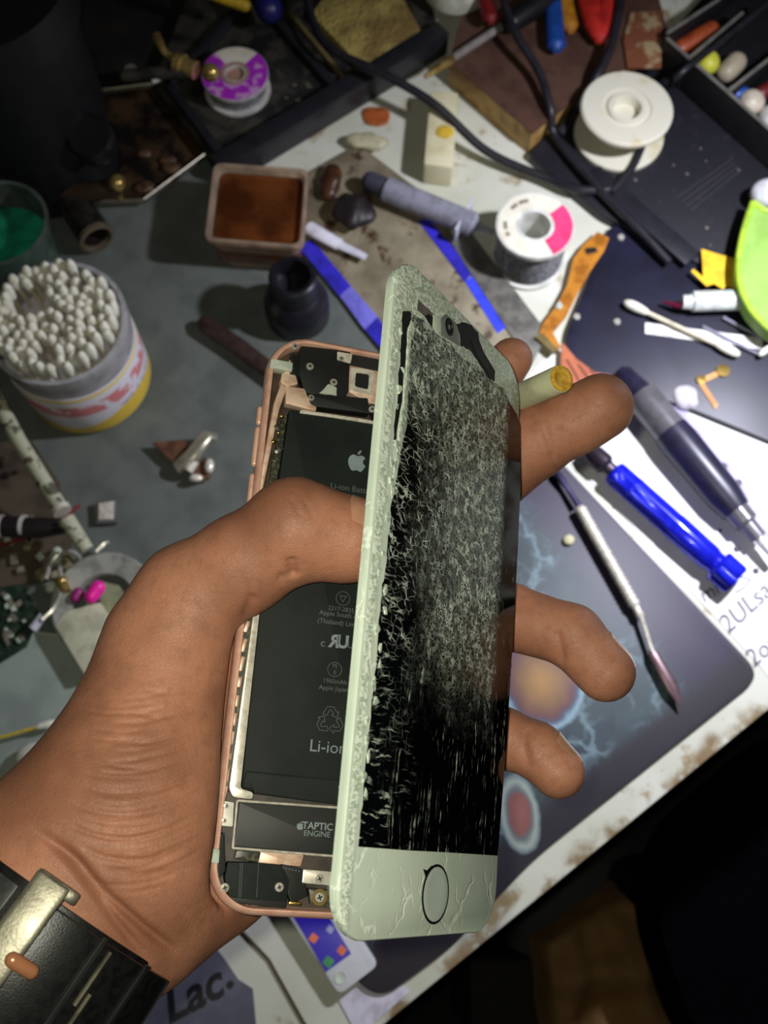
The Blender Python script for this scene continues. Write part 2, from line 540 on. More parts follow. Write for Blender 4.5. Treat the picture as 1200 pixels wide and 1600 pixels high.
# dark edge channel between the frame and the rail, top left connectors
for pts, z0, z1, mm, nm in (
    ([(455, 552), (470, 556), (466, 600), (452, 598)], -4, -.9, m_blk, 'black_bracket'),
    ([(441, 582), (462, 586), (466, 600), (450, 604), (438, 596)], -4, -.8, m_rose_in, 'copper_tab'),
    ([(447, 603), (476, 607), (484, 628), (495, 636), (494, 642), (470, 636), (446, 630)], -4, -1.0, m_rose_in, 'side_shield'),
    ([(470, 540), (548, 548), (545, 612), (530, 628), (476, 612), (466, 580)], -4.6, -1.1, m_blkgl, 'camera_module'),
    ([(480, 614), (575, 622), (578, 646), (486, 634)], -4.4, -1.0, m_blkgl, 'connector_bar'),
    ([(553, 548), (640, 566), (640, 592), (545, 572)], -4.6, -2.0, m_blk, 'top_cavity'),
    ([(543, 570), (640, 590), (640, 642), (578, 630), (545, 612)], -4.4, -1.2, m_rose_in, 'camera_shield'),
    ([(578, 628), (640, 640), (640, 664), (585, 652)], -4.4, -1.5, m_blk, 'socket_block'),
    ([(470, 640), (560, 653), (620, 664), (620, 668), (520, 652), (468, 645)], -4.0, -1.2, m_steel, 'battery_bracket'),
    ([(527, 549), (551, 553), (548, 568), (527, 562)], -3, -.9, m_steel, 'small_bracket'),
    ([(343, 1250), (366, 1254), (364, 1292), (340, 1290)], -4, -.8, mat('bright_white_metal', (244, 240, 226), .35), 'white_bracket'),
    ([(334, 1318), (350, 1300), (352, 1360), (343, 1372), (333, 1350)], -4, -1.2, m_blk, 'antenna_block'),
    ([(406, 1330), (475, 1336), (470, 1354), (402, 1348)], -4.6, -3.0, m_rose_in, 'base_plate'),
    ([(356, 1347), (400, 1348), (440, 1352), (452, 1375), (448, 1410), (358, 1402), (351, 1372)], -4.6, -1.0, m_batt, 'loudspeaker'),
    ([(358, 1400), (448, 1409), (446, 1420), (360, 1410)], -4.6, -1.6, m_blk, 'speaker_foot'),
    ([(440, 1350), (475, 1358), (480, 1400), (455, 1412), (448, 1390)], -4.6, -1.6, m_blk, 'dock_flex'),
    ([(474, 1358), (540, 1364), (540, 1386), (472, 1380)], -4.4, -1.3, m_steel, 'dock_bracket'),
    ([(482, 1388), (540, 1394), (540, 1420), (486, 1414)], -4.4, -1.6, m_flex, 'dock_socket'),
    ([(514, 1372), (542, 1376), (542, 1424), (516, 1420)], -4.4, -1.0, m_tape, 'white_seal'),
    ([(452, 1408), (472, 1410), (471, 1416), (451, 1414)], -3, -1.2, m_gold, 'gold_contact'),
    ([(370, 1328), (408, 1331), (404, 1348), (366, 1342)], -4.4, -2.2, m_flex, 'motor_flex'),
):
    pp(nm, bpoly(pts, z0, z1, .35), mm, bev=.12)
lt = newbm()
for k in (375, 378, 403):
    a = LB([(k + 1, 1349), (k - 2, 1402)], -.95); line2d(lt, a, .1, -.97)
for k in range(6):
    x, y = loc(MB_, 442 + k * 5, 1356 + k, -1.5); box(lt, (x, y, -1.45), (.35, .3, .3))
pp('seam', lt, m_print2, smooth=0)
# camera opening with its bright frame
cf = newbm()
o_ = roundpoly(LB([(548, 574), (584, 580), (582, 618), (546, 610)], -.9), .9); i_ = roundpoly(LB([(556, 582), (577, 585), (575, 609), (554, 604)], -.9), .6)
vo = [cf.verts.new((*p, -.8)) for p in o_]; vi = [cf.verts.new((*p, -.8)) for p in i_]; vd = [cf.verts.new((*p, -1.3)) for p in o_]; ve = [cf.verts.new((*p, -1.15)) for p in i_]
for A, B_ in ((vo, vi), (vd, vo), (vi, ve)):
    for i in range(len(A)):
        j = (i + 1) % len(A); cf.faces.new((A[i], A[j], B_[j], B_[i]))
pp('camera_frame', cf, m_steel)
pp('camera_well', poly(newbm(), i_, -1.3, -1.12), m_blk)
pp('paper_scrap', poly(newbm(), jag(LB([(499, 614), (513, 600), (526, 606), (526, 618), (508, 616)], -.7), .15, .8, 4), -1, -.7), m_tape)
for q in ((484, 573, -1.0, .95), (521, 598, -1.0, .95), (533, 561, -.8, .7), (461, 542, -.6, .9), (486, 622, -.9, .8), (581, 640, -1.0, .9),
          (583, 795, -1.0, 1.15), (562, 1001, -1.0, 1.0), (534, 1230, -1.0, .8), (351, 1387, -.9, 1.0), (436, 1386, -.9, 1.0), (499, 1373, -1.1, 1.0), (499, 1402, -1.3, 1.1),
          (353, 1259, -.75, .55), (350, 1282, -.75, .55)):
    screw(*q)
x, y = loc(MB_, 499, 1402, -1.2)
pp('gold_ring', ring2d(newbm(), x, y, 1.75, .5, -1.0), m_gold, smooth=0)
# frosted clips over the frame
for pts in ([(424, 560), (458, 566), (457, 580), (421, 574)], [(317, 1323), (344, 1327), (342, 1350), (316, 1345)]):
    bm = bpoly(pts, -3.2, .12, .5); pp('frame_clip', bm, m_tape, bev=.2)
# bits of logic board right of the battery
hk = newbm()
line = LB([(577, 893), (582, 856), (590, 850), (602, 852)], -.8)
tube(hk, [(*p, -.9) for p in line], .35, 8)
pp('connector_frame', hk, m_blk)
hk = newbm()
tube(hk, [(*p, -1.2) for p in LB([(551, 1072), (546, 1110)], -1.2)], .2, 8)
tube(hk, [(*p, -1.2) for p in LB([(545, 1122), (540, 1160)], -1.2)], .2, 8)
pp('board_edge', hk, m_steel)
pp('logic_board', bpoly([(606, 800), (640, 804), (600, 1262), (560, 1258)], -4.8, -1.9), m_flex)
# side buttons
for ya, yb in ((640, 660), (672, 724), (745, 800)):
    px = 424 - (.5 * (ya + yb) - 560) * .118
    A = loc(MB_, px, ya, -3); B_ = loc(MB_, px - (yb - ya) * .118, yb, -3)
    bm = newbm(); rod(bm, (-33.6, A[1], -3.4), (-33.6, B_[1], -3.4), .9, 12)
    pp('side_button', bm, m_rose)

# ------------------------------------------------------------------ display panel (own local millimetres)
def glass_white():
    N = NT('cracked_white_glass')
    P = N.obj(); x, y, z = N.xyz()
    cmb = N.n('ShaderNodeCombineXYZ'); N.l(N.math('MULTIPLY', N.noise(120, 3), .010), cmb.inputs[0]); N.l(N.math('MULTIPLY', N.noise(90, 3), .010), cmb.inputs[1])
    wv = N.n('ShaderNodeVectorMath', operation='ADD'); N.l(P, wv.inputs[0]); N.l(cmb.outputs[0], wv.inputs[1]); V = wv.outputs[0]
    side = N.math('MAXIMUM', N.mask(x, -.0280, -.0296), N.mask(y, .046, .054))
    side = N.math('MULTIPLY', side, N.mask(x, -.0322, -.0312))
    c1 = N.mask(N.voro(115, 'DISTANCE_TO_EDGE', N.mapping((1, .45, 1), rot=(0, 0, .5), vec=V)), .030, .004)
    c3 = N.mask(N.voro(250, 'DISTANCE_TO_EDGE', N.mapping((1, .35, 1), rot=(0, 0, -.5), vec=V)), .040, .004)
    brk = N.mask(N.noise(140, 4), .42, .60)
    ck = N.math('MULTIPLY', N.math('MAXIMUM', c1, N.math('MULTIPLY', c3, N.mask(N.noise(55, 3), .46, .60))), brk)
    gr = N.voro(2100, 'F1', N.mapping((.6, 1, 1)), 1)
    bw = N.n('ShaderNodeRGBToBW'); N.l(gr, bw.inputs[0])
    grain = N.math('MULTIPLY', side, N.mask(bw.outputs[0], .25, .75))
    base = N.mix(N.mask(N.noise(40, 3), .35, .7), (206, 218, 201), (192, 206, 189))
    base = N.mix(N.math('MULTIPLY', side, .8), base, (158, 174, 154))
    f = N.math('MAXIMUM', N.math('MULTIPLY', ck, .8), N.math('MULTIPLY', grain, .85), clamp=True)
    N.set(**{'Base Color': N.mix(f, base, (240, 247, 234)), 'Roughness': .30})
    N.b.inputs['Specular IOR Level'].default_value = .35
    N.bump(N.math('ADD', N.math('MULTIPLY', ck, -.5), N.math('MULTIPLY', N.math('MULTIPLY', bw.outputs[0], side), .9)), .5, .0004)
    return N.m
def glass_black():
    N = NT('shattered_black_glass')
    P = N.obj(); x, y, z = N.xyz()
    cmb = N.n('ShaderNodeCombineXYZ')
    N.l(N.math('MULTIPLY', N.math('SUBTRACT', N.noise(110, 3), .5), .004), cmb.inputs[0])
    N.l(N.math('MULTIPLY', N.math('SUBTRACT', N.noise(97, 3), .5), .004), cmb.inputs[1])
    wv = N.n('ShaderNodeVectorMath', operation='ADD'); N.l(P, wv.inputs[0]); N.l(cmb.outputs[0], wv.inputs[1]); V = wv.outputs[0]
    def mul(*a):
        r = a[0]
        for b in a[1:]: r = N.math('MULTIPLY', r, b)
        return r
    def mx(*a):
        r = a[0]
        for b in a[1:]: r = N.math('MAXIMUM', r, b)
        return r
    def inv(a): return N.math('SUBTRACT', 1.0, a)
    wob = N.math('MULTIPLY', N.math('SUBTRACT', N.noise(45, 3), .5), .030)
    xw = N.math('ADD', x, wob); yw = N.math('ADD', y, wob)
    far = N.mask(x, .0275, .0225)                                    # clean sliver along the hinge side
    dens = mul(mx(mul(N.mask(yw, -.030, .004), N.mask(xw, -.018, .004)), N.mask(yw, .026, .048)), far)
    net = mul(mx(N.mask(yw, -.004, .016), mul(N.mask(xw, -.008, -.022), N.mask(yw, -.040, -.006), .8)), far, N.mask(N.noise(190, 3), .42, .56))
    e_net = N.mask(N.voro(640, 'DISTANCE_TO_EDGE', N.mapping((.55, 1.0, 1), rot=(0, 0, .25), vec=V)), .050, .008)
    e_fine = N.mask(N.voro(1050, 'DISTANCE_TO_EDGE', N.mapping((.7, .8, 1), rot=(0, 0, .6), vec=V)), .085, .02)
    s1 = N.mask(N.noise(1.0, 3, .65, N.mapping((1150, 420, 1), rot=(0, 0, -.45), vec=V)), .535, .60)
    s2 = N.mask(N.noise(1.0, 3, .65, N.mapping((420, 1250, 1), rot=(0, 0, .35), vec=V)), .55, .61)
    low = mul(N.mask(yw, .024, -.012), N.mask(N.noise(70, 3), .40, .58), N.mask(x, -.026, -.010))
    strk = N.mask(N.noise(1.0, 3, .7, N.mapping((1300, 60, 1), rot=(0, 0, -.05), vec=V)), .585, .64)
    fringe = mul(N.mask(N.noise(1.0, 3, .65, N.mapping((130, 1000, 1), rot=(0, 0, .45), vec=V)), .56, .62), N.mask(xw, -.010, -.024), N.mask(N.noise(90, 2), .40, .55))
    f = mx(mul(e_net, net, .75), mul(mx(e_fine, s1, s2), dens, .62), mul(strk, low, N.mask(N.noise(500, 2), .35, .62), .8), mul(fringe, .7))
    gl = N.voro(620, 'F1', None, 1); bw = N.n('ShaderNodeRGBToBW'); N.l(gl, bw.inputs[0])
    f = N.math('MULTIPLY', f, N.math('ADD', N.math('MULTIPLY', N.mask(bw.outputs[0], .2, .9), 1.1), .35), clamp=True)  # shard sparkle painted as crack brightness varying per cell
    glint = mul(N.mask(bw.outputs[0], .80, .86), mx(dens, mul(net, .8), mul(fringe, .7)), N.mask(N.noise(1700, 1), .50, .58))  # glints of the shards painted into the colour as white specks
    f = mx(f, mul(dens, .045), glint)
    N.set(**{'Base Color': N.mix(f, (3, 4, 5), (222, 236, 218)), 'Roughness': N.math('ADD', N.math('MULTIPLY', dens, .28), .04)})
    N.b.inputs['Specular IOR Level'].default_value = .45
    N.bump(N.math('MULTIPLY', f, -1.0), .35, .0002)
    return N.m
m_wglass = glass_white(); m_bglass = glass_black()
m_pframe = mat('panel_frame_white', (205, 216, 196), .4, col2=(190, 204, 184))
m_void = mat('bare_lcd_black', (8, 9, 9), .5)
m_greyfilm = mat('exposed_grey_film', (104, 98, 92), .45)
m_camgrey = mat('camera_bezel_grey', (120, 126, 122), .4)
m_shard = mat('crushed_glass', (214, 226, 208), .25, col2=(150, 168, 150), nscale=900, bump=.6, bscale=1500)
m_home = mat('home_button_white', (188, 200, 190), .35, col2=(182, 194, 184))

IPB = MB_.inverted() @ MP_
def slab():
    bm = newbm(); W, Hh, Rr = 65.5, 137.0, 9.5
    prof = [(1.2, -2.4), (.35, -2.2), (.3, -1.2), (0, -1.0), (0, -.45), (.18, -.12), (.5, 0)]
    rings = [[bm.verts.new((x, y, z)) for x, y in rrect(W - 2 * i, Hh - 2 * i, Rr - i, 10)] for i, z in prof]
    for A, B_ in zip(rings[:-1], rings[1:]):
        for i in range(len(A)):
            j = (i + 1) % len(A); bm.faces.new((A[i], A[j], B_[j], B_[i]))
    bm.faces.new(rings[0]); bm.faces.new(rings[-1])
    return bm
panel = pp('display_panel', slab(), m_wglass, label='lifted shattered white front panel')
panel.matrix_basis = IPB
def dp(name, bm, m, **kw):
    o = pp(name, bm, m, panel, **kw); return o
def ppoly(px, z0, z1, j=0, step=1.0, seed=0, rnd=0):
    p = LP(px, z1)
    if rnd: p = roundpoly(p, rnd)
    if j: p = jag(p, j, step, seed)
    return poly(newbm(), p, z0, z1)
lcd = [(643, 490), (655, 497), (668, 506), (690, 527), (702, 534), (716, 552), (728, 563), (748, 574), (760, 589), (773, 598), (788, 607), (797, 630), (808, 648), (814.5, 668),
       (813.5, 760), (809, 860), (801, 1010), (792, 1150), (778, 1337), (700, 1332), (640, 1329), (560, 1323), (563, 1292), (568, 1240), (580, 1110), (590, 1010), (597, 930), (606, 850), (613, 780), (621, 730), (630, 680), (635, 600), (638, 540)]
p = LP(lcd, .06)
p = jag(p[:14], .3, 1.2, 5, False) + p[14:18] + p[18:22] + jag(p[22:] + p[:1], .45, 1.6, 6, False)
dp('lcd_glass', poly(newbm(), p, -.4, .06), m_bglass, smooth=0)
dp('glass_gap', ppoly([(630, 486), (641, 486), (643, 492), (637, 512), (634, 560), (629, 610), (624, 650), (619, 694), (615, 692), (619, 640), (623, 600), (626, 556), (629, 520)], -.3, .10, .35, 1.6, 2), m_void, smooth=0)
dp('crushed_edge', ppoly([(644, 500), (650, 512), (642, 540), (640, 600), (636, 660), (630, 690), (622, 740), (614, 780), (612, 770), (618, 720), (625, 670), (632, 610), (637, 550), (639, 515)], -.3, .22, .3, 1.2, 3), m_shard, bev=.1)
dp('exposed_film', ppoly([(654, 468), (664, 478), (677, 491), (677, 512), (664, 495), (652, 484)], -.3, .09, .2, 1.5, 8), m_greyfilm, smooth=0)
dp('dark_patch', ppoly([(664, 494), (670, 490), (677, 496), (677, 514)], -.3, .12), m_void, smooth=0)
dp('white_post', ppoly([(677, 491), (689, 497), (687, 523), (676, 512)], -.3, .2), m_pframe, bev=.1)
cam = dp('camera_bezel', ppoly([(689, 497), (697, 490), (713, 504), (718, 520), (719, 541), (689, 523)], -.3, .16, rnd=.5), m_camgrey, bev=.08)
cx_, cy_ = loc(MP_, 702.5, 511, .2)
pp('front_camera', lathe(newbm(), [(2.1, -.3), (2.1, .2), (1.7, .34), (1.3, .3), (1.2, .12), (0, .1)], 28, Matrix.Translation((cx_, cy_, .05))), m_blkgl, panel)
dp('earpiece_gap', ppoly([(714, 506), (727, 504), (737, 508), (747, 519), (749, 532), (755, 548), (768, 570), (774, 580), (773, 596), (764, 592), (756, 578), (746, 562), (734, 546), (720, 541), (719, 522)], -.3, .14, .3, 1.4, 9), m_void, smooth=0)
dp('earpiece_mesh', ppoly([(736, 532), (742, 534), (768, 580), (764, 584), (748, 560)], -.3, .2, .1, 1.5, 4), m_blkgl, smooth=0)
rgs = random.Random(21)
for k in range(26):                                     # loose crumbs along the broken left rim
    t = k / 25; py = 520 + 720 * t; px = 633 - (py - 520) * .083 + rgs.uniform(-9, 6)
    x, y = loc(MP_, px, py, .2)
    bm = newbm(); q = [(x + rgs.uniform(.3, 1.3) * math.cos(a + rgs.random()), y + rgs.uniform(.4, 1.8) * math.sin(a + rgs.random())) for a in (0, 1.3, 2.6, 3.9, 5.2)]
    poly(bm, q, -.1, rgs.uniform(.12, .5)); dp('glass_crumb', bm, m_shard, bev=.05)
cx_, cy_ = loc(MP_, 681, 1397, .1)
hb = dp('home_button', lathe(newbm(), [(5.3, -.3), (5.3, .12), (4.9, .2), (3.6, .14), (0, .1)], 48, Matrix.Translation((cx_, cy_, 0))), m_home)
pp('button_ring', lathe(newbm(), [(5.75, -.2), (5.75, .1), (5.55, .16), (5.25, .16), (5.15, .05)], 48, Matrix.Translation((cx_, cy_, 0)), True), m_void, panel)
dp('chipped_notch', ppoly([(662, 1358), (668, 1360), (676, 1352), (672, 1366), (667, 1380), (665, 1368)], -.2, .14, .1, 1), m_void, smooth=0)
dp('ribbon_hinge', poly(newbm(), [(29, 18), (33, 18), (33.4, -4), (29, -4)], -4.5, -2.3), m_flex)
# ================================================================== HAND (camera millimetres, then world)
def c3(px, py, d): return np.array([(px - 600) / F * d, (py - 800) / F * d, d], 'f')
HV = .8                                                   # voxel size, mm
lo = np.array([-108, -64, 176], 'f'); hi = np.array([74, 142, 312], 'f')
nx, ny, nz = (np.ceil((hi - lo) / HV)).astype(int) + 1
X, Y, Z = np.meshgrid(*(lo[i] + HV * np.arange(n, dtype='f') for i, n in enumerate((nx, ny, nz))), indexing='ij')

def seg(a, b, ra, rb):
    """distance to a tapered capsule"""
    d = b - a; L2 = float(d @ d)
    t = np.clip(((X - a[0]) * d[0] + (Y - a[1]) * d[1] + (Z - a[2]) * d[2]) / L2, 0, 1)
    return np.sqrt((X - a[0] - t * d[0]) ** 2 + (Y - a[1] - t * d[1]) ** 2 + (Z - a[2] - t * d[2]) ** 2) - (ra + t * (rb - ra))
def smin(a, b, k):
    h = np.clip(.5 + .5 * (b - a) / k, 0, 1)
    return b + (a - b) * h - k * h * (1 - h)
def chain(pts, k):
    v = None
    for (a, ra), (b, rb) in zip(pts[:-1], pts[1:]):
        s = seg(c3(*a), c3(*b), ra, rb)
        v = s if v is None else smin(v, s, k)
    return v
WR = (104, 1384, 226)
palm = chain([((-241, 1861, 199), 25.5), (WR, 24.6)], 4)                                   # forearm
palm = smin(palm, chain([(WR, 24), ((196, 1280, 230), 24.5), ((268, 1010, 242), 15), ((302, 938, 243), 13.2)], 6), 10)   # ball of the thumb
palm = smin(palm, chain([((150, 1400, 232), 23), ((330, 1310, 250), 19), ((470, 1180, 268), 15)], 6), 10)
palm = smin(palm, chain([((226, 1432, 233), 14.5), ((322, 1372, 246), 13)], 6), 9)
palm = smin(palm, chain([((220, 1260, 246), 20), ((410, 960, 276), 15), ((470, 880, 288), 11)], 6), 10)
palm = smin(palm, chain([((240, 1290, 250), 18), ((500, 1000, 280), 13)], 6), 8)
palm = smin(palm, chain([((260, 1300, 250), 18), ((520, 1110, 272), 12)], 6), 8)
palm = smin(palm, chain([((300, 930, 258), 13), ((420, 930, 282), 12)], 6), 10)          # web behind the frame
thumb = chain([((302, 938, 243), 13.2), ((375, 884, 240), 11.3), ((458, 832, 238), 11.2), ((545, 843, 239), 9.6), ((592, 852, 241), 7.4)], 3.5)
thumb = smin(thumb, seg(c3(466, 812, 236), c3(480, 815, 236), 8.6, 8.0), 5)              # knuckle bulge
idx = chain([((470, 880, 288), 11), ((640, 750, 297), 9.6), ((745, 628, 294), 8.4), ((799, 561, 289), 6.1)], 2.5)
mid = chain([((500, 1000, 282), 11), ((650, 850, 293), 10.2), ((838, 690, 284), 9.7), ((938, 632, 277), 8.2)], 2.5)
mid = smin(mid, seg(c3(905, 660, 279), c3(940, 640, 277), 8.0, 7.6), 4)
rin = chain([((520, 1110, 274), 10.5), ((660, 980, 281), 9.8), ((790, 962, 273), 8.9), ((893, 993, 265), 8.0), ((946, 1050, 262), 7.7)], 2.0)
lit = chain([((500, 1200, 266), 10.5), ((660, 1150, 268), 9), ((785, 1153, 263), 7.6), ((838, 1172, 259), 6.9), ((872, 1206, 256), 6.7)], 2.0)
# the palm stays behind and beside the frame, only the thumb lies over it
hand = palm
for f_ in (idx, mid, rin, lit): hand = smin(hand, f_, 1.2)
# flesh gives way where the phone presses on it
def carve(M, hw, hh, z0, z1, r):
    """rounded slab of the phone in its own millimetres, sampled at the grid"""
    A = np.array(M.inverted())
    wx = X * .001; wy = ST * Z * .001 - CT * Y * .001; wz = H - CT * Z * .001 - ST * Y * .001
    lx = (A[0, 0] * wx + A[0, 1] * wy + A[0, 2] * wz + A[0, 3]) * 1000
    ly = (A[1, 0] * wx + A[1, 1] * wy + A[1, 2] * wz + A[1, 3]) * 1000
    lz = (A[2, 0] * wx + A[2, 1] * wy + A[2, 2] * wz + A[2, 3]) * 1000
    qx = np.abs(lx) - (hw - r); qy = np.abs(ly) - (hh - r)
    pl = np.sqrt(np.maximum(qx, 0) ** 2 + np.maximum(qy, 0) ** 2) + np.minimum(np.maximum(qx, qy), 0) - r
    return np.maximum(pl, np.abs(lz - (z0 + z1) / 2) - (z1 - z0) / 2)
def cut(hand, dd, k=1.2):
    h_ = np.clip(.5 - .5 * (hand + dd) / k, 0, 1)
    return hand + (-dd - hand) * h_ + k * h_ * (1 - h_)
hand = cut(hand, carve(MB_, 33.75, 69.35, -7.2, 30, 10) - .15, 2.0)
hand = smin(hand, thumb, 4)
hand = cut(hand, carve(MB_, 33.7, 69.3, -7.2, -.2, 10) - .15)
hand = cut(hand, carve(MP_, 32.9, 68.7, -2.6, .1, 9) - .15)

def surface_nets(v):
    ins = v < 0
    cnt = np.zeros(tuple(n - 1 for n in v.shape), 'i1')
    C8 = [(i, j, k) for i in (0, 1) for j in (0, 1) for k in (0, 1)]
    sl = lambda o: tuple(slice(o[a], v.shape[a] - 1 + o[a]) for a in range(3))
    for o in C8: cnt += ins[sl(o)]
    act = np.argwhere((cnt > 0) & (cnt < 8))
    vid = -np.ones(cnt.shape, 'i4'); vid[tuple(act.T)] = np.arange(len(act))
    vals = {o: v[tuple((act + np.array(o)).T)] for o in C8}
    acc = np.zeros((len(act), 3)); num = np.zeros(len(act))
    for o in C8:
        for ax in range(3):
            if o[ax]: continue
            q = list(o); q[ax] = 1; q = tuple(q)
            a, b = vals[o], vals[q]; m = (a < 0) != (b < 0)
            t = np.where(m, a / np.where(m, a - b, 1), 0)
            p = np.tile(np.array(o, float), (len(act), 1)); p[:, ax] += t
            acc[m] += p[m]; num[m] += 1
    V = act + acc / num[:, None]
    Q = []
    for ax in range(3):
        a1, a2 = [(1, 2), (2, 0), (0, 1)][ax]
        s0 = [slice(None)] * 3; s1 = [slice(None)] * 3
        s0[ax] = slice(0, -1); s1[ax] = slice(1, None)
        A, B_ = ins[tuple(s0)], ins[tuple(s1)]
        E_ = np.argwhere(A != B_)
        E_ = E_[(E_[:, a1] > 0) & (E_[:, a2] > 0) & (E_[:, a1] < v.shape[a1] - 1) & (E_[:, a2] < v.shape[a2] - 1)]
        flip = A[tuple(E_.T)]
        def g(d1, d2):
            e = E_.copy(); e[:, a1] -= d1; e[:, a2] -= d2; return vid[tuple(e.T)]
        q = np.stack([g(1, 1), g(0, 1), g(0, 0), g(1, 0)], 1)
        q[~flip] = q[~flip][:, ::-1]
        Q.append(q)
    return V, np.concatenate(Q)
V, Q = surface_nets(hand)
V = lo + V * HV
# relax the grid steps
def relax(V, Q, it, lam=.5):
    e = np.concatenate([Q[:, [0, 1]], Q[:, [1, 2]], Q[:, [2, 3]], Q[:, [3, 0]]])
    n = len(V); deg = np.bincount(e[:, 0], minlength=n) + np.bincount(e[:, 1], minlength=n)
    for _ in range(it):
        s = np.zeros_like(V)
        for a in range(3):
            s[:, a] = np.bincount(e[:, 0], V[e[:, 1], a], n) + np.bincount(e[:, 1], V[e[:, 0], a], n)
        V = V + lam * (s / deg[:, None] - V)
    return V
V = relax(V, Q, 4)
def keep_largest(V, Q):
    lab = np.arange(len(V))
    while True:
        m = lab[Q].min(1); new = lab.copy()
        for k in range(4): np.minimum.at(new, Q[:, k], m)
        new = new[new]
        if (new == lab).all(): break
        lab = new
    big = np.bincount(lab).argmax(); ok = lab == big
    idx_ = np.cumsum(ok) - 1
    return V[ok], idx_[Q[ok[Q[:, 0]]]]
def subdivide(V, Q):
    n = len(V); m = len(Q)
    e = np.stack([Q, np.roll(Q, -1, 1)], 2).reshape(-1, 2); e.sort(1)
    key = e[:, 0].astype('i8') * n + e[:, 1]
    u, inv = np.unique(key, return_inverse=True)
    a, b = u // n, u % n
    mid_ = (V[a] + V[b]) / 2; cen = V[Q].mean(1)
    ei = inv.reshape(m, 4) + n; ci = np.arange(m) + n + len(u)
    out = np.concatenate([np.stack([Q[:, k], ei[:, k], ci, ei[:, k - 1]], 1) for k in range(4)])
    return np.concatenate([V, mid_, cen]), out
V, Q = keep_largest(V, Q)
def vnormals(V, Q):
    n = np.cross(V[Q[:, 2]] - V[Q[:, 0]], V[Q[:, 3]] - V[Q[:, 1]]); out = np.zeros_like(V)
    for k in range(4):
        for a in range(3): out[:, a] += np.bincount(Q[:, k], n[:, a], len(V))
    return out / (np.linalg.norm(out, axis=1, keepdims=True) + 1e-9)
# flexion creases pressed into the skin of the visible side
creases = [
    ([(455, 868), (457, 888), (463, 904)], .9, 8), ([(430, 905), (448, 900), (466, 898)], .5, 7),
    ([(70, 1300), (118, 1342), (160, 1392), (205, 1432), (244, 1464), (290, 1496)], 1.7, 8),
    ([(40, 1285), (95, 1330), (142, 1386), (190, 1450), (240, 1508)], 1.2, 8),
    ([(120, 1215), (160, 1236), (215, 1238), (280, 1222), (325, 1196)], .32, 5),
    ([(104, 1248), (150, 1268), (210, 1272), (270, 1258), (322, 1232)], .40, 5),
    ([(92, 1278), (140, 1302), (200, 1310), (260, 1296), (318, 1268)], .48, 5),
    ([(112, 1316), (160, 1338), (215, 1346), (270, 1334), (318, 1304)], .42, 5),
    ([(150, 1352), (200, 1366), (250, 1364), (300, 1346)], .3, 5),
    ([(150, 1186), (200, 1200), (260, 1196), (320, 1170)], .25, 4), ([(170, 1150), (230, 1160), (300, 1142)], .22, 4),
    ([(200, 1110), (250, 1120), (320, 1104)], .22, 4), ([(215, 1076), (270, 1082), (330, 1066)], .2, 4),
    ([(868, 980), (874, 1010), (880, 1042)], .9, 8), ([(822, 1130), (818, 1165), (828, 1205)], .7, 8),
    ([(846, 655), (858, 690), (868, 725)], .35, 6), ([(398, 925), (388, 950), (380, 972)], .7, 9),
    ([(450, 775), (462, 790), (470, 812)], .2, 4), ([(470, 778), (482, 792), (490, 812)], .2, 4),
]
rw = random.Random(17)
for k in range(30):                                     # fine skin folds arching over the ball of the thumb
    y0 = 1075 + k * 10.5 + rw.uniform(-4, 4); xa = rw.uniform(105, 190); xb = min(326, xa + rw.uniform(60, 190))
    f_ = lambda x: y0 + 30 * math.sin(PI * (x - 100) / 230) - (x - 100) * .13
    creases.append(([(xa + (xb - xa) * t / 4, f_(xa + (xb - xa) * t / 4) + rw.uniform(-2, 2)) for t in range(5)], rw.uniform(.12, .34), rw.uniform(2.4, 3.6)))
V, Q = subdivide(V, Q)
V = relax(V, Q, 2, .5)
N_ = vnormals(V, Q)
P2 = np.stack([V[:, 0] / V[:, 2] * F + 600, V[:, 1] / V[:, 2] * F + 800], 1)
face = -(N_ * V).sum(1) > 0
disp = np.zeros(len(V))
for line, dep, w in creases:
    L = np.array([tuple(p)[:2] for p in catmull([(x, y, 0) for x, y in line], 8)])
    lo_, hi_ = L.min(0) - 4 * w, L.max(0) + 4 * w
    sel = np.where(face & (P2 > lo_).all(1) & (P2 < hi_).all(1))[0]
    p = P2[sel]; best = np.full(len(sel), 1e9); par = np.zeros(len(sel))
    for s_, (a, b) in enumerate(zip(L[:-1], L[1:])):
        d = b - a; t = np.clip(((p - a) @ d) / (d @ d), 0, 1)
        q = np.hypot(*(p - a - t[:, None] * d).T); m = q < best
        best[m] = q[m]; par[m] = (s_ + t[m]) / (len(L) - 1)
    fade = np.clip(np.minimum(par, 1 - par) / .22, 0, 1); fade = fade * fade * (3 - 2 * fade)
    disp[sel] -= dep * np.exp(-(best / w) ** 2) * fade
V = V + N_ * disp[:, None]
V = relax(V, Q, 1, .3)
W_ = np.stack([V[:, 0], ST * V[:, 2] - CT * V[:, 1], H * 1000 - CT * V[:, 2] - ST * V[:, 1]], 1) * .001
me = bpy.data.meshes.new('person')
me.vertices.add(len(W_)); me.vertices.foreach_set('co', W_.astype('f').ravel())
me.loops.add(Q.size); me.loops.foreach_set('vertex_index', Q.astype('i4').ravel())
me.polygons.add(len(Q)); me.polygons.foreach_set('loop_start', np.arange(0, Q.size, 4, dtype='i4'))
me.update(calc_edges=True); me.validate(); me.shade_smooth()

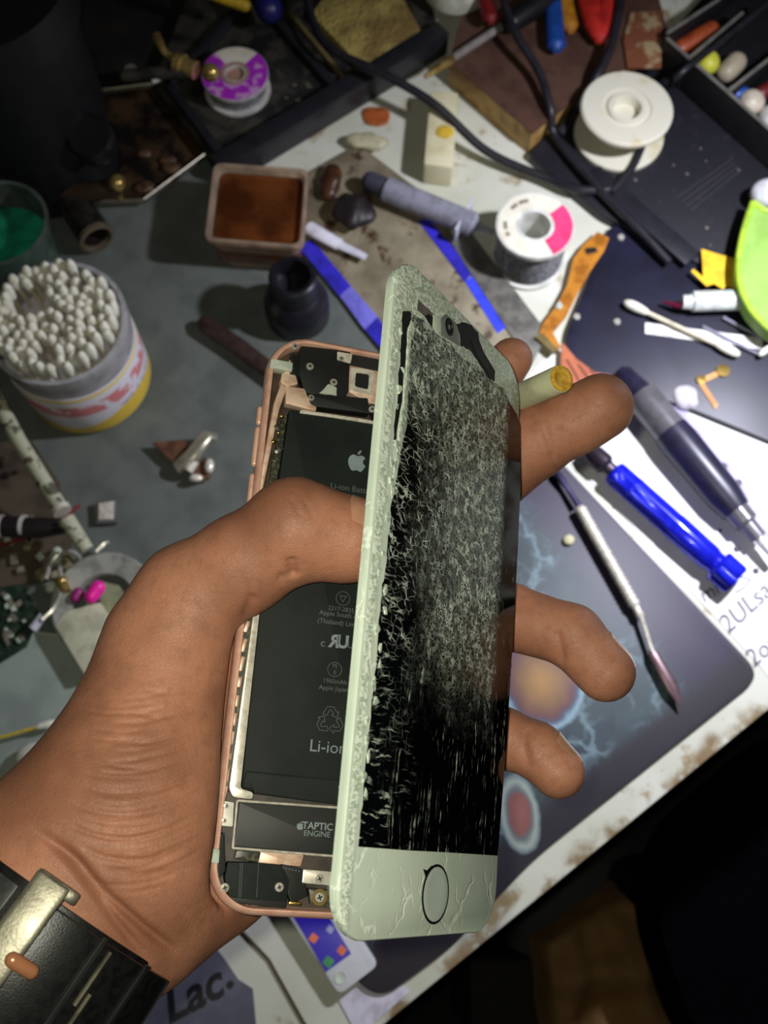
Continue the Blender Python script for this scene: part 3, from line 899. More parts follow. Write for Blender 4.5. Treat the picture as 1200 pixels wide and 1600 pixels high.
def skin():
    N = NT('brown_skin')
    big = N.noise(38, 3); fine = N.noise(420, 4, .6)
    c = N.mix(N.mask(big, .35, .68), (188, 130, 102), (152, 102, 78))
    c = N.mix(N.math('MULTIPLY', N.mask(fine, .45, .75), .35), c, (132, 88, 62))
    N.set(**{'Base Color': c, 'Roughness': N.math('ADD', N.math('MULTIPLY', fine, .2), .44)})
    N.b.inputs['Subsurface Weight'].default_value = .18
    N.b.inputs['Subsurface Radius'].default_value = (1.0, .38, .22)
    N.b.inputs['Subsurface Scale'].default_value = .0022
    N.b.inputs['Specular IOR Level'].default_value = .38
    v = N.math('MULTIPLY', N.mask(N.voro(900, 'DISTANCE_TO_EDGE'), 0, .12), .5)
    lines = N.noise(1.0, 3, .6, N.mapping((150, 150, 1500), rot=(.3, .2, .4)))
    N.bump(N.math('ADD', N.math('ADD', v, N.math('MULTIPLY', lines, .7)), N.math('MULTIPLY', N.noise(1500, 3), .5)), .30, .0003)
    return N.m
m_skin = skin()
me.materials.append(m_skin)
person = bpy.data.objects.new('person', me); COL.objects.link(person)
tag(person, 'person: bare left hand and wrist gripping the opened phone', 'person')
recenter(person)
del X, Y, Z, palm, thumb, idx, mid, rin, lit, hand

from mathutils.bvhtree import BVHTree
HB = BVHTree.FromPolygons([tuple(v) for v in V.tolist()], Q.tolist())
# nails: small curved plates set in the finger ends
m_nail = mat('finger_nail', (196, 148, 118), .3, col2=(182, 130, 104), coat=.2)
def nail(px, py, d, axis, out, w, l, name='fingernail'):
    """axis: towards the tip, out: away from the finger (camera millimetres)"""
    a = Vector(axis).normalized(); o = Vector(out); o = (o - a * o.dot(a)).normalized(); s = a.cross(o)
    c = Vector([float(v) for v in c3(px, py, d)])
    bm = newbm(); rows = []
    R = w * .62
    for i in range(9):
        u = -1 + 2 * i / 8; row = []
        for j in range(9):
            t = -1.0 + 2 * j / 8; ww = w / 2 * math.sqrt(max(0.02, 1 - .35 * t * t * (1 if t > 0 else .6)))
            x = u * ww; h_ = math.sqrt(max(R * R - x * x, 0)) - R
            p = c + s * x + a * (t * l / 2 * (1 - .12 * u * u))
            hit = HB.ray_cast(p + o * 12, -o, 24)[0]
            row.append(bm.verts.new(cam2w(*((hit if hit else p + o * h_) + o * (.12 + .22 * (1 - u * u))))))
        rows.append(row)
    for A, B_ in zip(rows[:-1], rows[1:]):
        for j in range(8): bm.faces.new((A[j], A[j + 1], B_[j + 1], B_[j]))
    bmesh.ops.recalc_face_normals(bm, faces=bm.faces)
    r = bmesh.ops.solidify(bm, geom=bm.faces[:], thickness=.0004)
    return obj(name, bm, m_nail, person)
nail(580, 836, 238, (1, .12, .1), (.1, -.80, -.55), 11, 12)
nail(948, 1040, 262, (.68, .72, -.1), (.72, -.55, .42), 10, 11)
nail(868, 1190, 256.5, (.68, .72, -.15), (.70, -.62, .10), 8.5, 9)

# ------------------------------------------------------------------ wristwatch strap
m_strap = mat('black_strap', (24, 24, 24), .34, col2=(14, 14, 15), nscale=500, bump=.12, bscale=2500)
m_gun = mat('gunmetal_buckle', (116, 112, 96), .34, .55, col2=(88, 84, 72), nscale=160, bump=.06, bscale=1500)
m_copper = mat('copper_pin', (206, 140, 100), .25, .45)
A_ = Vector([float(v) for v in c3(*WR)]); B_ = Vector([float(v) for v in c3(-241, 1861, 199)])
ax = (B_ - A_).normalized()
wc = A_ + ax * 14.5
# strap frame: e1 across the view, e2 towards the camera, ax along the arm
e2 = -(wc.normalized()); e2 = (e2 - ax * e2.dot(ax)).normalized(); e1 = ax.cross(e2)
if e1.x < 0: e1 = -e1
def SP(ang, along, r):
    """strap point: angle from the camera-facing line (positive to lower right), offset along the arm, radius"""
    a = math.radians(ang)
    return cam2w(*(wc + ax * along + e1 * (r * math.sin(a)) + e2 * (r * math.cos(a))))
def band(a0, a1, s0, s1, r0, r1, n=24, bm=None):
    bm = bm or newbm(); rows = []
    for i in range(n + 1):
        a = a0 + (a1 - a0) * i / n
        rows.append([bm.verts.new(SP(a, s, r)) for s, r in ((s0, r0), (s1, r0), (s1, r1), (s0, r1))])
    for P, R in zip(rows[:-1], rows[1:]):
        for k in range(4): bm.faces.new((P[k], P[(k + 1) % 4], R[(k + 1) % 4], R[k]))
    bm.faces.new(rows[0]); bm.faces.new(rows[-1][::-1])
    return bm
watch = thing('wristwatch', 'black segmented watch strap with worn grey metal buckle around the wrist', 'watch', SP(0, 0, 27))
SR = 25.9
obj('strap', band(-178, 176, -12, 12, SR, SR + 2.2, 90), m_strap, watch, bev=.0003)
obj('strap_end', band(-8, 92, -11, 11, SR + 2.4, SR + 4.8, 40), m_strap, watch, bev=.0005)
tl = newbm()
for i in range(4):
    for j in range(2):
        a = -78 + i * 16.6
        band(a, a + 13.0, -10.4 + j * 10.8, -10.4 + j * 10.8 + 9.2, SR + 2.1, SR + 2.9, 4, tl)
obj('strap_links', tl, mat('strap_link_grey', (58, 59, 60), .4, col2=(44, 45, 46), nscale=400), watch, bev=.0003)
for a in (22, 46):
    obj('strap_ridge', band(a, a + 2.4, -11.6, 11.6, SR + 4.6, SR + 5.5, 3), m_blkgl, watch, bev=.0002)
kp = newbm()
tube(kp, [SP(28, s, SR + 5.1) for s in (-10, 1)], .0005, 8); tube(kp, [SP(31, s, SR + 5.0) for s in (-2, 9)], .0005, 8)
obj('metal_keeper', kp, m_gun, watch)
bk = band(-11, 2, -15, 15, SR + 5.2, SR + 7.4, 6)
bk = band(-11, 6, -15.4, -12.9, SR + 2.6, SR + 6.8, 6, bk)
bk = band(-11, 6, 12.9, 15.4, SR + 2.6, SR + 6.8, 6, bk)
obj('buckle', bk, m_gun, watch, bev=.0006, label='worn grey metal buckle frame')
pn = newbm(); rod(pn, SP(7, 0, SR + 6.4), SP(0, 0, SR + 7.8), .0015, 14)
obj('buckle_pin', pn, m_copper, watch, label='copper coloured buckle pin')
ho = newbm()
for a in (-17,): lathe(ho, [(.0017, 0), (.0017, .0006), (.0010, .0006), (.0010, 0)], 16, Matrix.Translation(SP(a, 1, SR + 2.8)) @ Vector((SP(a, 0, 30) - SP(a, 0, 20))).to_track_quat('Z', 'Y').to_matrix().to_4x4(), True)
obj('strap_hole', ho, m_blk, watch)
# ================================================================== BENCH AND SETTING
def bench_mat():
    N = NT('stained_white_laminate')
    base = N.mix(N.mask(N.noise(14, 4), .35, .7), (214, 214, 200), (196, 196, 176))
    st = N.mask(N.noise(26, 5, .65), .56, .66)
    c = N.mix(N.math('MULTIPLY', st, .8), base, (140, 112, 60))
    x, y, z = N.xyz()
    p, q = at(1500, 864, 0), at(380, 1782, 0)
    d2 = Vector((q.x - p.x, q.y - p.y)).normalized(); n2 = Vector((d2.y, -d2.x))
    if (at(600, 800, 0) - p).to_2d().dot(n2) < 0: n2 = -n2
    ed = N.math('ADD', N.math('MULTIPLY', N.math('SUBTRACT', x, p.x), n2.x), N.math('MULTIPLY', N.math('SUBTRACT', y, p.y), n2.y))
    worn = N.math('MULTIPLY', N.mask(N.math('ADD', ed, N.math('MULTIPLY', N.noise(60, 4), .02)), .022, .012), N.mask(N.noise(34, 4, .6), .46, .60))
    c = N.mix(N.math('MULTIPLY', worn, .85), c, (122, 92, 44))
    sp = N.mask(N.voro(160), .10, .05)
    c = N.mix(N.math('MULTIPLY', sp, N.mask(N.noise(30), .5, .6)), c, (70, 56, 40))
    N.set(**{'Base Color': c, 'Roughness': .38})
    return N.m
m_bench = bench_mat()
bench = thing('workbench', 'white stained workbench top the repair clutter lies on', 'workbench', (0, .2, -.03))
bt = newbm(); bp = [tuple(at(x, y, 0)[:2]) for x, y in ((1500, 864), (380, 1782), (-500, 1782), (-700, -500), (2300, -500), (2600, 900))]  # unseen right end extended so the screen glass reflects lit white
poly(bt, bp, -.03, 0)
obj('bench_top', bt, m_bench, bench, bev=.002)
fl = newbm(); box(fl, (0, .2, -.76), (4, 4, .02))
obj('floor', fl, mat('dark_floor', (46, 42, 36), .8, col2=(34, 31, 27), nscale=8), kind='structure')
m_leg = mat('bench_leg_paint', (40, 40, 42), .5)
for x, y in ((-.33, -.1), (.1, -.18), (-.42, .75), (.5, .75)):
    b = newbm(); box(b, (x, y, -.39), (.04, .04, .72)); obj('leg', b, m_leg, bench, bev=.002)

# ---- mats and sheets
m_gmat = mat('grey_rubber', (98, 103, 97), .5, col2=(85, 90, 86), nscale=40, bump=.04, bscale=2500)
recenter(flat('work_mat', [(-240, 250), (230, 150), (480, 300), (606, 545), (640, 700), (600, 1060), (250, 1010), (-240, 950)], 0, .0015, m_gmat, rnd=.004,
     label='plain grey rubber work mat under the cotton bud jar and glue tub', cat='mat'))
recenter(flat('sheet', [(-260, 952), (250, 1012), (540, 1062), (440, 1330), (330, 1440), (170, 1420), (-260, 1330)], 0, .0006, mat('pale_grey_sheet', (150, 160, 150), .55, col2=(128, 138, 132), nscale=30),
     label='pale grey-green sheet at the left edge behind the wrist', cat='sheet'))

def pad_mat():
    N = NT('printed_mouse_pad')
    cA = at(845, 1065, .003); cB = at(812, 1272, .003)
    x, y, z = N.xyz()
    wv = N.n('ShaderNodeVectorMath', operation='ADD'); N.l(N.obj(), wv.inputs[0])
    cmb = N.n('ShaderNodeCombineXYZ'); N.l(N.math('MULTIPLY', N.math('SUBTRACT', N.noise(70, 4), .5), .035), cmb.inputs[0]); N.l(N.math('MULTIPLY', N.math('SUBTRACT', N.noise(64, 4), .5), .035), cmb.inputs[1])
    N.l(cmb.outputs[0], wv.inputs[1])
    e = N.voro(24, 'DISTANCE_TO_EDGE', wv.outputs[0])
    e2 = N.voro(60, 'DISTANCE_TO_EDGE', wv.outputs[0])
    bolt = N.math('ADD', N.math('MULTIPLY', N.mask(e, .045, .006), .8), N.math('MULTIPLY', N.mask(e2, .06, .01), .3), clamp=True)
    bolt = N.math('MULTIPLY', bolt, N.mask(N.noise(22, 3), .36, .56))
    glow = N.math('MULTIPLY', N.mask(e, .22, .0), .35)
    base = N.mix(N.mask(N.noise(16, 3), .35, .65), (36, 44, 54), (48, 64, 64))
    base = N.mix(glow, base, (60, 80, 90))
    c = N.mix(N.math('MULTIPLY', bolt, .65), base, (124, 150, 158))
    # base colour turns violet towards the long outer edge
    a = at(1190, 1055, .003); b = at(880, 720, .003)
    d = Vector((b.x - a.x, b.y - a.y)).normalized(); nn = Vector((-d.y, d.x))
    dist = N.math('ADD', N.math('MULTIPLY', N.math('SUBTRACT', x, a.x), nn.x), N.math('MULTIPLY', N.math('SUBTRACT', y, a.y), nn.y))
    if (at(700, 1100, .003) - a).to_2d().dot(nn) < 0: dist = N.math('MULTIPLY', dist, -1.0)
    c = N.mix(N.mask(dist, .050, .022), c, (38, 27, 54))
    p, q = at(590, 1535, .003), at(1165, 1075, .003)
    d2 = Vector((q.x - p.x, q.y - p.y)).normalized(); n2 = Vector((-d2.y, d2.x))
    ds2 = N.math('ADD', N.math('MULTIPLY', N.math('SUBTRACT', x, p.x), n2.x), N.math('MULTIPLY', N.math('SUBTRACT', y, p.y), n2.y))
    c = N.mix(N.mask(ds2, .022, .012), c, (32, 28, 36))
    def ell(cn, rx, ry, rot, stops):
        nonlocal c
        ca, sa = math.cos(rot), math.sin(rot)
        dx = N.math('SUBTRACT', x, cn.x); dy = N.math('SUBTRACT', y, cn.y)
        u = N.math('DIVIDE', N.math('ADD', N.math('MULTIPLY', dx, ca), N.math('MULTIPLY', dy, sa)), rx)
        v = N.math('DIVIDE', N.math('SUBTRACT', N.math('MULTIPLY', dy, ca), N.math('MULTIPLY', dx, sa)), ry)
        r = N.math('SQRT', N.math('ADD', N.math('MULTIPLY', u, u), N.math('MULTIPLY', v, v)))
        r = N.math('ADD', r, N.math('MULTIPLY', N.math('SUBTRACT', N.noise(120, 3), .5), .25))
        col = N.ramp(r, stops)
        c = N.mix(N.mask(r, 1.04, .96), c, col)
    ell(cA, .023, .027, .3, [(0, (160, 116, 52)), (.5, (122, 86, 48)), (.72, (92, 52, 56)), (.82, (66, 74, 96)), (.92, (130, 160, 172)), (1, (90, 110, 120))])
    ell(cB, .0105, .020, .1, [(0, (140, 84, 76)), (.5, (122, 74, 70)), (.62, (88, 98, 100)), (.8, (150, 160, 150)), (1, (80, 98, 104))])
    N.set(**{'Base Color': c, 'Roughness': .5})
    return N.m
flat('mouse_pad', [(1192, 1056), (842, 1336), (772, 1408), (704, 1482), (590, 1566), (215, 1170), (640, 780), (800, 640)], 0, .003, pad_mat(), rnd=.012, bev=.0006,
     label='dark blue mouse pad printed with pale lightning at the bench corner', cat='mouse pad')

m_paper = mat('white_paper', (236, 236, 232), .6, col2=(226, 225, 218), nscale=40)
m_ink = mat('dark_ink', (84, 76, 96), .6)
sheet2 = flat('paper_sheet', [(846, 566), (880, 545), (1000, 560), (1340, 700), (1340, 1000), (1215, 1075), (1188, 1040), (880, 705), (800, 620)], 0, .0005, m_paper,
     label='white handwritten paper sheet under the blue and dark pens', cat='paper')
def writing(s, px, py, px2, py2, size, parent, m=m_ink, z=.0007, name='handwriting', shear=.2, off=.0):
    a = at(px, py, z); b = at(px2, py2, z)
    me = text_mesh(s, size, 0, 0, 0, shear=shear, offset=off)
    me.transform(Matrix.Translation(a) @ Matrix.Rotation(math.atan2(b.y - a.y, b.x - a.x), 4, 'Z'))
    return obj(name, me, m, parent)
writing('2ULsa', 1138, 992, 1232, 905, .0145, sheet2)
writing('2ou', 1178, 1044, 1240, 990, .0135, sheet2)
writing('mm', 1100, 943, 1150, 912, .012, sheet2)
ht = newbm(); hp = catmull([(*at(*q, .0007)[:2], .0007) for q in ((1140, 920), (1138, 906), (1150, 908), (1156, 902), (1172, 906), (1160, 920), (1148, 926))], 6)
tube(ht, hp, .0004, 6); obj('ink_doodle', ht, m_ink, sheet2)

m_navy = mat('navy_plate', (30, 30, 50), .42, col2=(22, 22, 36), nscale=30)
plate = flat('panel_plate', [(955, 348), (884, 520), (884, 556), (905, 578), (1080, 638), (1330, 740), (1400, 560), (1180, 420)], .0008, .005, m_navy, rnd=.008, bev=.0006,
     label='dark navy rounded plate with small rivets under the loose cotton buds', cat='plate')
for q in ((901, 495), (970, 371), (964, 503)):
    p = at(*q, .005); obj('rivet', lathe(newbm(), [(.0022, 0), (.0020, .0008), (0, .0012)], 16, Matrix.Translation(p)), m_chrome, plate)
m_dev = mat('black_device', (28, 27, 34), .5, col2=(40, 38, 44), nscale=200, lo=.55, hi=.75, bump=.1, bscale=1200)
dev = flat('flat_device', [(826, 240), (1018, 40), (1060, 90), (1290, 250), (1290, 470), (1130, 430), (940, 335)], .0006, .008, m_dev, bev=.001, rnd=.003,
     label='black flat speckled device the empty white spool stands on', cat='device')
for k in range(4):
    a = at(1058 + k * 7, 318 + k * 7 - 10, .0085); b = at(1145 + k * 4, 258 + k * 6 - 10, .0085)
    bm = newbm(); tube(bm, [a, b], .0003, 6); obj('faint_line', bm, mat('faint_grey', (66, 64, 66), .6), dev)
bar = newbm(); a, b = at(925, 268, .011), at(1082, 405, .011)
d = (b - a).normalized(); box(bar, (a + b) / 2 - Vector((0, 0, .001)), ((b - a).length, .013, .004), Matrix.Rotation(math.atan2(d.y, d.x), 3, 'Z'))
obj('edge_bar', bar, mat('edge_bar_black', (34, 33, 40), .4), dev, bev=.001)
rg = random.Random(5)
for k in range(16):
    p = at(rg.uniform(980, 1180), rg.uniform(230, 400), .008)
    if p is None: continue
    bm = newbm(); ball(bm, p, rg.uniform(.0006, .0013), (1, 1, .5), 1); obj('paint_speck', bm, mat('speck_tan', (128, 122, 108), .7), dev)

# ---- soiled board with blue borders
def soiled():
    N = NT('soiled_board')
    c = N.mix(N.mask(N.noise(30, 4), .35, .65), (150, 140, 116), (110, 100, 80))
    c = N.mix(N.mask(N.noise(55, 5, .65), .54, .64), c, (70, 46, 30))
    N.set(**{'Base Color': c, 'Roughness': .45}); return N.m
brd = flat('parts_board', [(470, 372), (480, 270), (560, 225), (660, 300), (704, 360), (826, 558), (770, 640), (618, 556)], .0016, .004, soiled(), bev=.0005,
     label='soiled grey-brown board with blue strips under the syringe', cat='board')
m_blue = mat('blue_strip', (56, 48, 190), .35, col2=(44, 40, 150), nscale=90)
m_blue2 = mat('pale_blue_strip', (120, 116, 214), .35)
for pts, mm in (([(466, 384), (488, 374), (548, 447), (530, 462)], m_blue), ([(531, 462), (548, 447), (590, 495), (570, 515)], m_blue2), ([(571, 515), (590, 495), (618, 536), (606, 556)], m_blue),
                ([(654, 345), (668, 340), (740, 425), (726, 440)], m_blue), ([(727, 440), (742, 428), (800, 505), (778, 520)], mat('bright_blue_strip', (64, 78, 240), .3))):
    flat('blue_strip', pts, .004, .0046, mm, brd)
rul = recenter(flat('metal_ruler', [(700, 372), (728, 352), (856, 520), (830, 572)], .0042, .0052, mat('dull_steel', (128, 126, 118), .35, .3, col2=(100, 98, 92)), bev=.0002,
     label='dull grey metal strip along the right side of the soiled board', cat='ruler'))

# ---- spools
def spool(name, px, py, z0, prof, m, label, tilt=0.0, td=0.0):
    p = at(px, py, z0)
    M = Matrix.Translation(p) @ Matrix.Rotation(td, 4, 'Z') @ Matrix.Rotation(tilt, 4, 'X')
    t = thing(name, label, 'spool', M=M)
    obj('reel', lathe(newbm(), prof, 56), m, t, True, bev=0)
    return t
m_ivory = mat('ivory_plastic', (214, 210, 190), .42, col2=(200, 188, 146), nscale=60, lo=.55, hi=.75)
R_ = .0290
w = spool('wire_spool', 966, 212, .0085, [(.0085, 0), (R_, 0), (R_, .0022), (R_ * .97, .003), (.013, .003), (.0125, .0045), (.0125, .0205), (.013, .022), (R_ * .97, .022), (R_, .0228), (R_, .025), (R_ * .96, .0262), (.0155, .0256), (.0150, .0246), (.0125, .0246), (.0120, .0262), (.0092, .0262), (.0085, .0248), (.0085, 0)],
      m_ivory, 'large empty white plastic spool with two flanges on the black device')
obj('hub_plug', lathe(newbm(), [(.0086, .008), (.0086, .019), (0, .019)], 32), m_ivory, w, True)
m_solder = mat('wound_solder', (160, 160, 164), .25, .45, col2=(96, 96, 98), nscale=700)
m_label = mat('spool_label', (228, 224, 206), .5, col2=(214, 206, 184), nscale=70)
m_pink = mat('neon_pink', (255, 66, 120), .5, col2=(244, 52, 104))
RS = .0232
s2 = spool('solder_spool', 824, 404, .001, [(.0095, 0), (RS, 0), (RS, .002), (.012, .0025), (.012, .031), (RS, .0315), (RS, .0345), (.0095, .0345), (.0095, 0)], mat('white_reel', (222, 222, 214), .4), 'solder spool with pink and white label beside the metal ruler')
prof = [(.0121, .0026)]
for i in range(14):
    z = .003 + i * .002; prof += [(.0205, z), (.0212, z + .001), (.0205, z + .002)]
prof += [(.0121, .0314)]
obj('solder_wire', lathe(newbm(), prof, 48, None, True), m_solder, s2, True)
def sector(r0, r1, a0, a1, z0, z1, n=40):
    bm = newbm(); rows = []
    for i in range(n + 1):
        a = math.radians(a0 + (a1 - a0) * i / n)
        rows.append([bm.verts.new((r * math.cos(a), r * math.sin(a), z)) for r, z in ((r0, z0), (r1, z0), (r1, z1), (r0, z1))])
    full = abs(a1 - a0) >= 359.9
    for A, B in zip(rows[:-1], rows[1:]):
        for k in range(4): bm.faces.new((A[k], A[(k + 1) % 4], B[(k + 1) % 4], B[k]))
    if not full: bm.faces.new(rows[0]); bm.faces.new(rows[-1][::-1])
    return bm
obj('paper_label', sector(.0118, .0222, 40, 295, .0345, .0348), m_label, s2, True)
obj('pink_label', sector(.0118, .0226, -65, 40, .0345, .0349), m_pink, s2, True)
for a0, a1 in ((100, 120), (124, 140), (172, 190), (196, 206)):
    obj('label_mark', sector(.0165, .0190, a0, a1, .0348, .03495, 8), mat('label_grey', (150, 140, 120), .6), s2, True)

# ---- soldering stand, purple spool, sponge
m_std = mat('black_stand', (26, 26, 26), .5, col2=(60, 57, 48), nscale=60, lo=.42, hi=.6)
std = thing('soldering_stand', 'black soldering stand tray holding the purple spool and sponge', 'stand', at(450, 130, 0))
flat('base_tray', [(238, 130), (345, 268), (690, 62), (640, -120), (330, -100)], .0015, .012, m_std, std, bev=.001)
def wallseg(a, b, z0, z1, w, m, parent, name):
    A, B = at(*a, z1), at(*b, z1); d = B - A
    bm = newbm(); box(bm, Vector(((A.x + B.x) / 2, (A.y + B.y) / 2, (z0 + z1) / 2)), (d.length + w, w, z1 - z0), Matrix.Rotation(math.atan2(d.y, d.x), 3, 'Z'))
    return obj(name, bm, m, parent, bev=.0012)
m_std2 = mat('stand_rim_black', (34, 34, 38), .42)
wallseg((350, 246), (680, 48), .0, .020, .013, m_std2, std, 'front_rim')
wallseg((262, 128), (346, 240), .0, .018, .006, m_std2, std, 'side_rim')
wallseg((425, 20), (528, 138), .0, .018, .006, m_std2, std, 'divider')
wallseg((262, 128), (420, -40), .0, .018, .006, m_std2, std, 'back_rim')
wallseg((455, 20), (545, 128), .0, .015, .003, mat('worn_tan', (110, 96, 62), .6), std, 'worn_ledge')
rgd = random.Random(9)
m_crumb = mat('solder_crumb', (120, 116, 96), .5, .5)
for k in range(7):
    p = at(rgd.uniform(410, 490), rgd.uniform(130, 190), .0125); bm = newbm(); ball(bm, p, rgd.uniform(.001, .0024), (1.3, .8, .5), 1); obj('solder_crumb', bm, m_crumb, std)
def sponge_mat():
    N = NT('old_sponge'); c = N.mix(N.mask(N.noise(50, 4), .35, .65), (176, 156, 84), (120, 98, 50))
    N.set(**{'Base Color': c, 'Roughness': .9}); N.bump(N.voro(500), .8, .0015); return N.m
recenter(flat('sponge', [(486, 22), (560, 100), (578, 100), (658, 46), (600, -60), (540, -60)], .0125, .020, sponge_mat(), bev=.002, label='dirty yellow sponge in the black soldering stand', cat='sponge'))
RP = .0215
pu = spool('solder_reel', 372, 142, .0125, [(.0062, 0), (RP, 0), (RP, .002), (.012, .0025), (.012, .0125), (RP, .013), (RP, .0155), (.0062, .0155), (.0062, 0)], mat('white_reel2', (200, 196, 190), .45), 'small spool with purple and white label lying in the soldering stand')
def purple():
    N = NT('purple_label'); c = N.mix(N.mask(N.noise(130, 4), .48, .6), (170, 40, 190), (205, 150, 205)); N.set(**{'Base Color': c, 'Roughness': .5}); return N.m
obj('purple_label', sector(.0095, .0212, 130, 410, .0155, .0158), purple(), pu, True)
obj('pale_label', sector(.0095, .0212, 50, 130, .0155, .0158), m_label, pu, True)
obj('wound_wire', lathe(newbm(), [(.0119, .0026), (.019, .003), (.019, .0125), (.0119, .0128)], 40, None, True), m_solder, pu, True)
obj('hub_core', lathe(newbm(), [(.0092, .0120), (.0092, .0158), (.0075, .0158), (.0062, .013), (0, .013)], 32), mat('hub_tan', (170, 130, 110), .6), pu, True)

# ---- metal tray, apparatus, clamp
m_rim = mat('worn_rim', (150, 144, 128), .35, .8)
def rust():
    N = NT('rusty_tray'); c = N.mix(N.mask(N.noise(60, 4), .4, .62), (20, 16, 13), (70, 52, 34)); N.set(**{'Base Color': c, 'Roughness': .4, 'Metallic': .2}); return N.m
tr = thing('metal_tray', 'square tray with a worn rim and brown residue', 'tray', at(240, 220, 0))
flat('tray_base', [(110, 150), (250, 132), (332, 236), (226, 312), (90, 320)], .0016, .004, rust(), tr, bev=.0005)
rm = newbm()
for a, b in (((140, 146), (252, 132)), ((252, 132), (334, 234)), ((334, 234), (226, 314)), ((226, 314), (120, 318))):
    tube(rm, [at(*a, .009), at(*b, .009)], .0011, 8, 2.2)
obj('tray_rim', rm, m_rim, tr)
for q, s in (((268, 262), .006), ((225, 240), .004), ((262, 250), .005), ((225, 292), .006)):
    bm = newbm(); ball(bm, at(*q, .005), s, (1.2, .8, .4), 2); obj('residue', bm, mat('burnt_residue', (92, 66, 48), .35, col2=(50, 36, 28)), tr)
m_app = mat('dark_apparatus', (20, 20, 22), .5, col2=(15, 15, 17))
ap = thing('microscope_base', 'large black barrel-shaped apparatus at the upper left corner', 'apparatus', at(80, 250, 0))
pa = at(85, 262, 0)
obj('barrel', lathe(newbm(), [(0, 0), (.040, 0), (.042, .004), (.042, .03), (.046, .05), (.047, .12), (.052, .125), (.052, .15), (0, .15)], 56, Matrix.Translation(pa)), m_app, ap)
pc = at(150, 226, .055)
obj('focus_knob', lathe(newbm(), [(0, 0), (.013, 0), (.0135, .003), (.0135, .013), (.012, .015), (0, .015)], 40, Matrix.Translation(pc) @ Matrix.Rotation(.35, 4, 'X')), mat('knob_black', (22, 22, 24), .3), ap)
m_brass = mat('old_brass', (206, 178, 108), .2, .7, col2=(150, 120, 66))
bbl = newbm(); p = at(183, 286, .03); ball(bbl, p, .0052); tube(bbl, [p, p - Vector((.004, -.004, .024))], .0022, 12)
obj('brass_ball', bbl, m_brass, ap)
arm = newbm(); tube(arm, [at(100, 300, .02), at(150, 300, .022), at(185, 290, .024)], .006, 12); obj('bracket_arm', arm, mat('bracket_brown', (60, 46, 34), .4, .3), ap)
cl = thing('clamp_joint', 'shiny brass clamp joint with wing lever beside the purple spool', 'clamp', at(290, 115, .0))
hub = newbm(); a, b = at(262, 96, .055), at(326, 113, .055)
rod(hub, at(196, 118, .050), at(292, 112, .054), .0040, 16)
obj('dark_shaft', hub, m_std, cl)
c2 = newbm(); tube(c2, [at(276, 100, .055), at(286, 103, .055), at(287, 104, .055), at(306, 110, .055)], [.007, .007, .0055, .0055], 18); obj('collar', c2, m_brass, cl)
c2 = newbm(); ball(c2, at(329, 113, .056), .0056); obj('ball_end', c2, m_brass, cl)
c2 = newbm(); tube(c2, catmull([at(244, 54, .062), at(250, 68, .061), at(260, 84, .058), at(280, 96, .056)], 5), [.0026] * 6 + [.0022] * 6 + [.003] * 4, 12, .7); obj('wing_lever', c2, m_brass, cl)
c2 = newbm(); tube(c2, catmull([at(255, 112, .048), at(250, 122, .05), at(238, 128, .05)], 5), .0016, 10); obj('hook', c2, m_chrome, cl)
c2 = newbm(); tube(c2, [at(215, 120, .0), at(205, 112, .052)], .0045, 14); obj('post', c2, m_std, cl)
d_a, d_b = at(112, 312, .013), at(152, 374, .0135); dd_ = d_b - d_a
mt_ = thing('metal_tube', 'short dark shiny hollow tube lying behind the cotton bud jar', 'tube', at(130, 345, .002))
QM = Matrix.Translation(d_a) @ dd_.to_track_quat('Z', 'Y').to_matrix().to_4x4(); L_ = dd_.length
obj('tube_body', lathe(newbm(), [(.0085, 0), (.0105, 0), (.0108, L_ - .003), (.0085, L_ - .003), (.0085, 0)], 36, QM), mat('dark_tube', (60, 56, 50), .2, .5, col2=(40, 36, 32)), mt_)
obj('tube_rim', lathe(newbm(), [(.0085, L_ - .003), (.0112, L_ - .003), (.0112, L_), (.0092, L_ + .0005), (.0085, L_ - .003)], 36, QM), mat('rim_tan', (112, 100, 82), .3, .3), mt_)
recenter(flat('base_board', [(-300, -400), (560, -400), (430, -20), (300, 110), (352, 262), (236, 322), (60, 345), (-300, 300)], .0002, .0014, mat('black_board', (20, 19, 18), .6, col2=(32, 28, 24), nscale=40), label='added black board under the metal tray and soldering stand', cat='board'))  # dark board added to cover the white bench in this corner

# ---- clear tub with green contents
gt = thing('clear_tub', 'clear round tub with green contents at the left edge', 'tub', at(28, 432, .0))
m_clear = mat('clear_plastic', (206, 214, 206), .12, trans=.92, ior=1.25)
pg = at(0, 354, .052); pg.z = .002; gt.location = pg
obj('tub_wall', lathe(newbm(), [(0, 0), (.022, 0), (.0275, .050), (.0288, .052), (.0288, .054), (.0268, .054), (.0262, .049), (.0208, .003), (0, .003)], 48, Matrix.Translation(pg)), m_clear, gt)
obj('green_contents', lathe(newbm(), [(0, .004), (.0205, .004), (.0235, .036), (0, .038)], 40, Matrix.Translation(pg)), mat('green_gel', (28, 128, 92), .4, col2=(18, 100, 72)), gt)

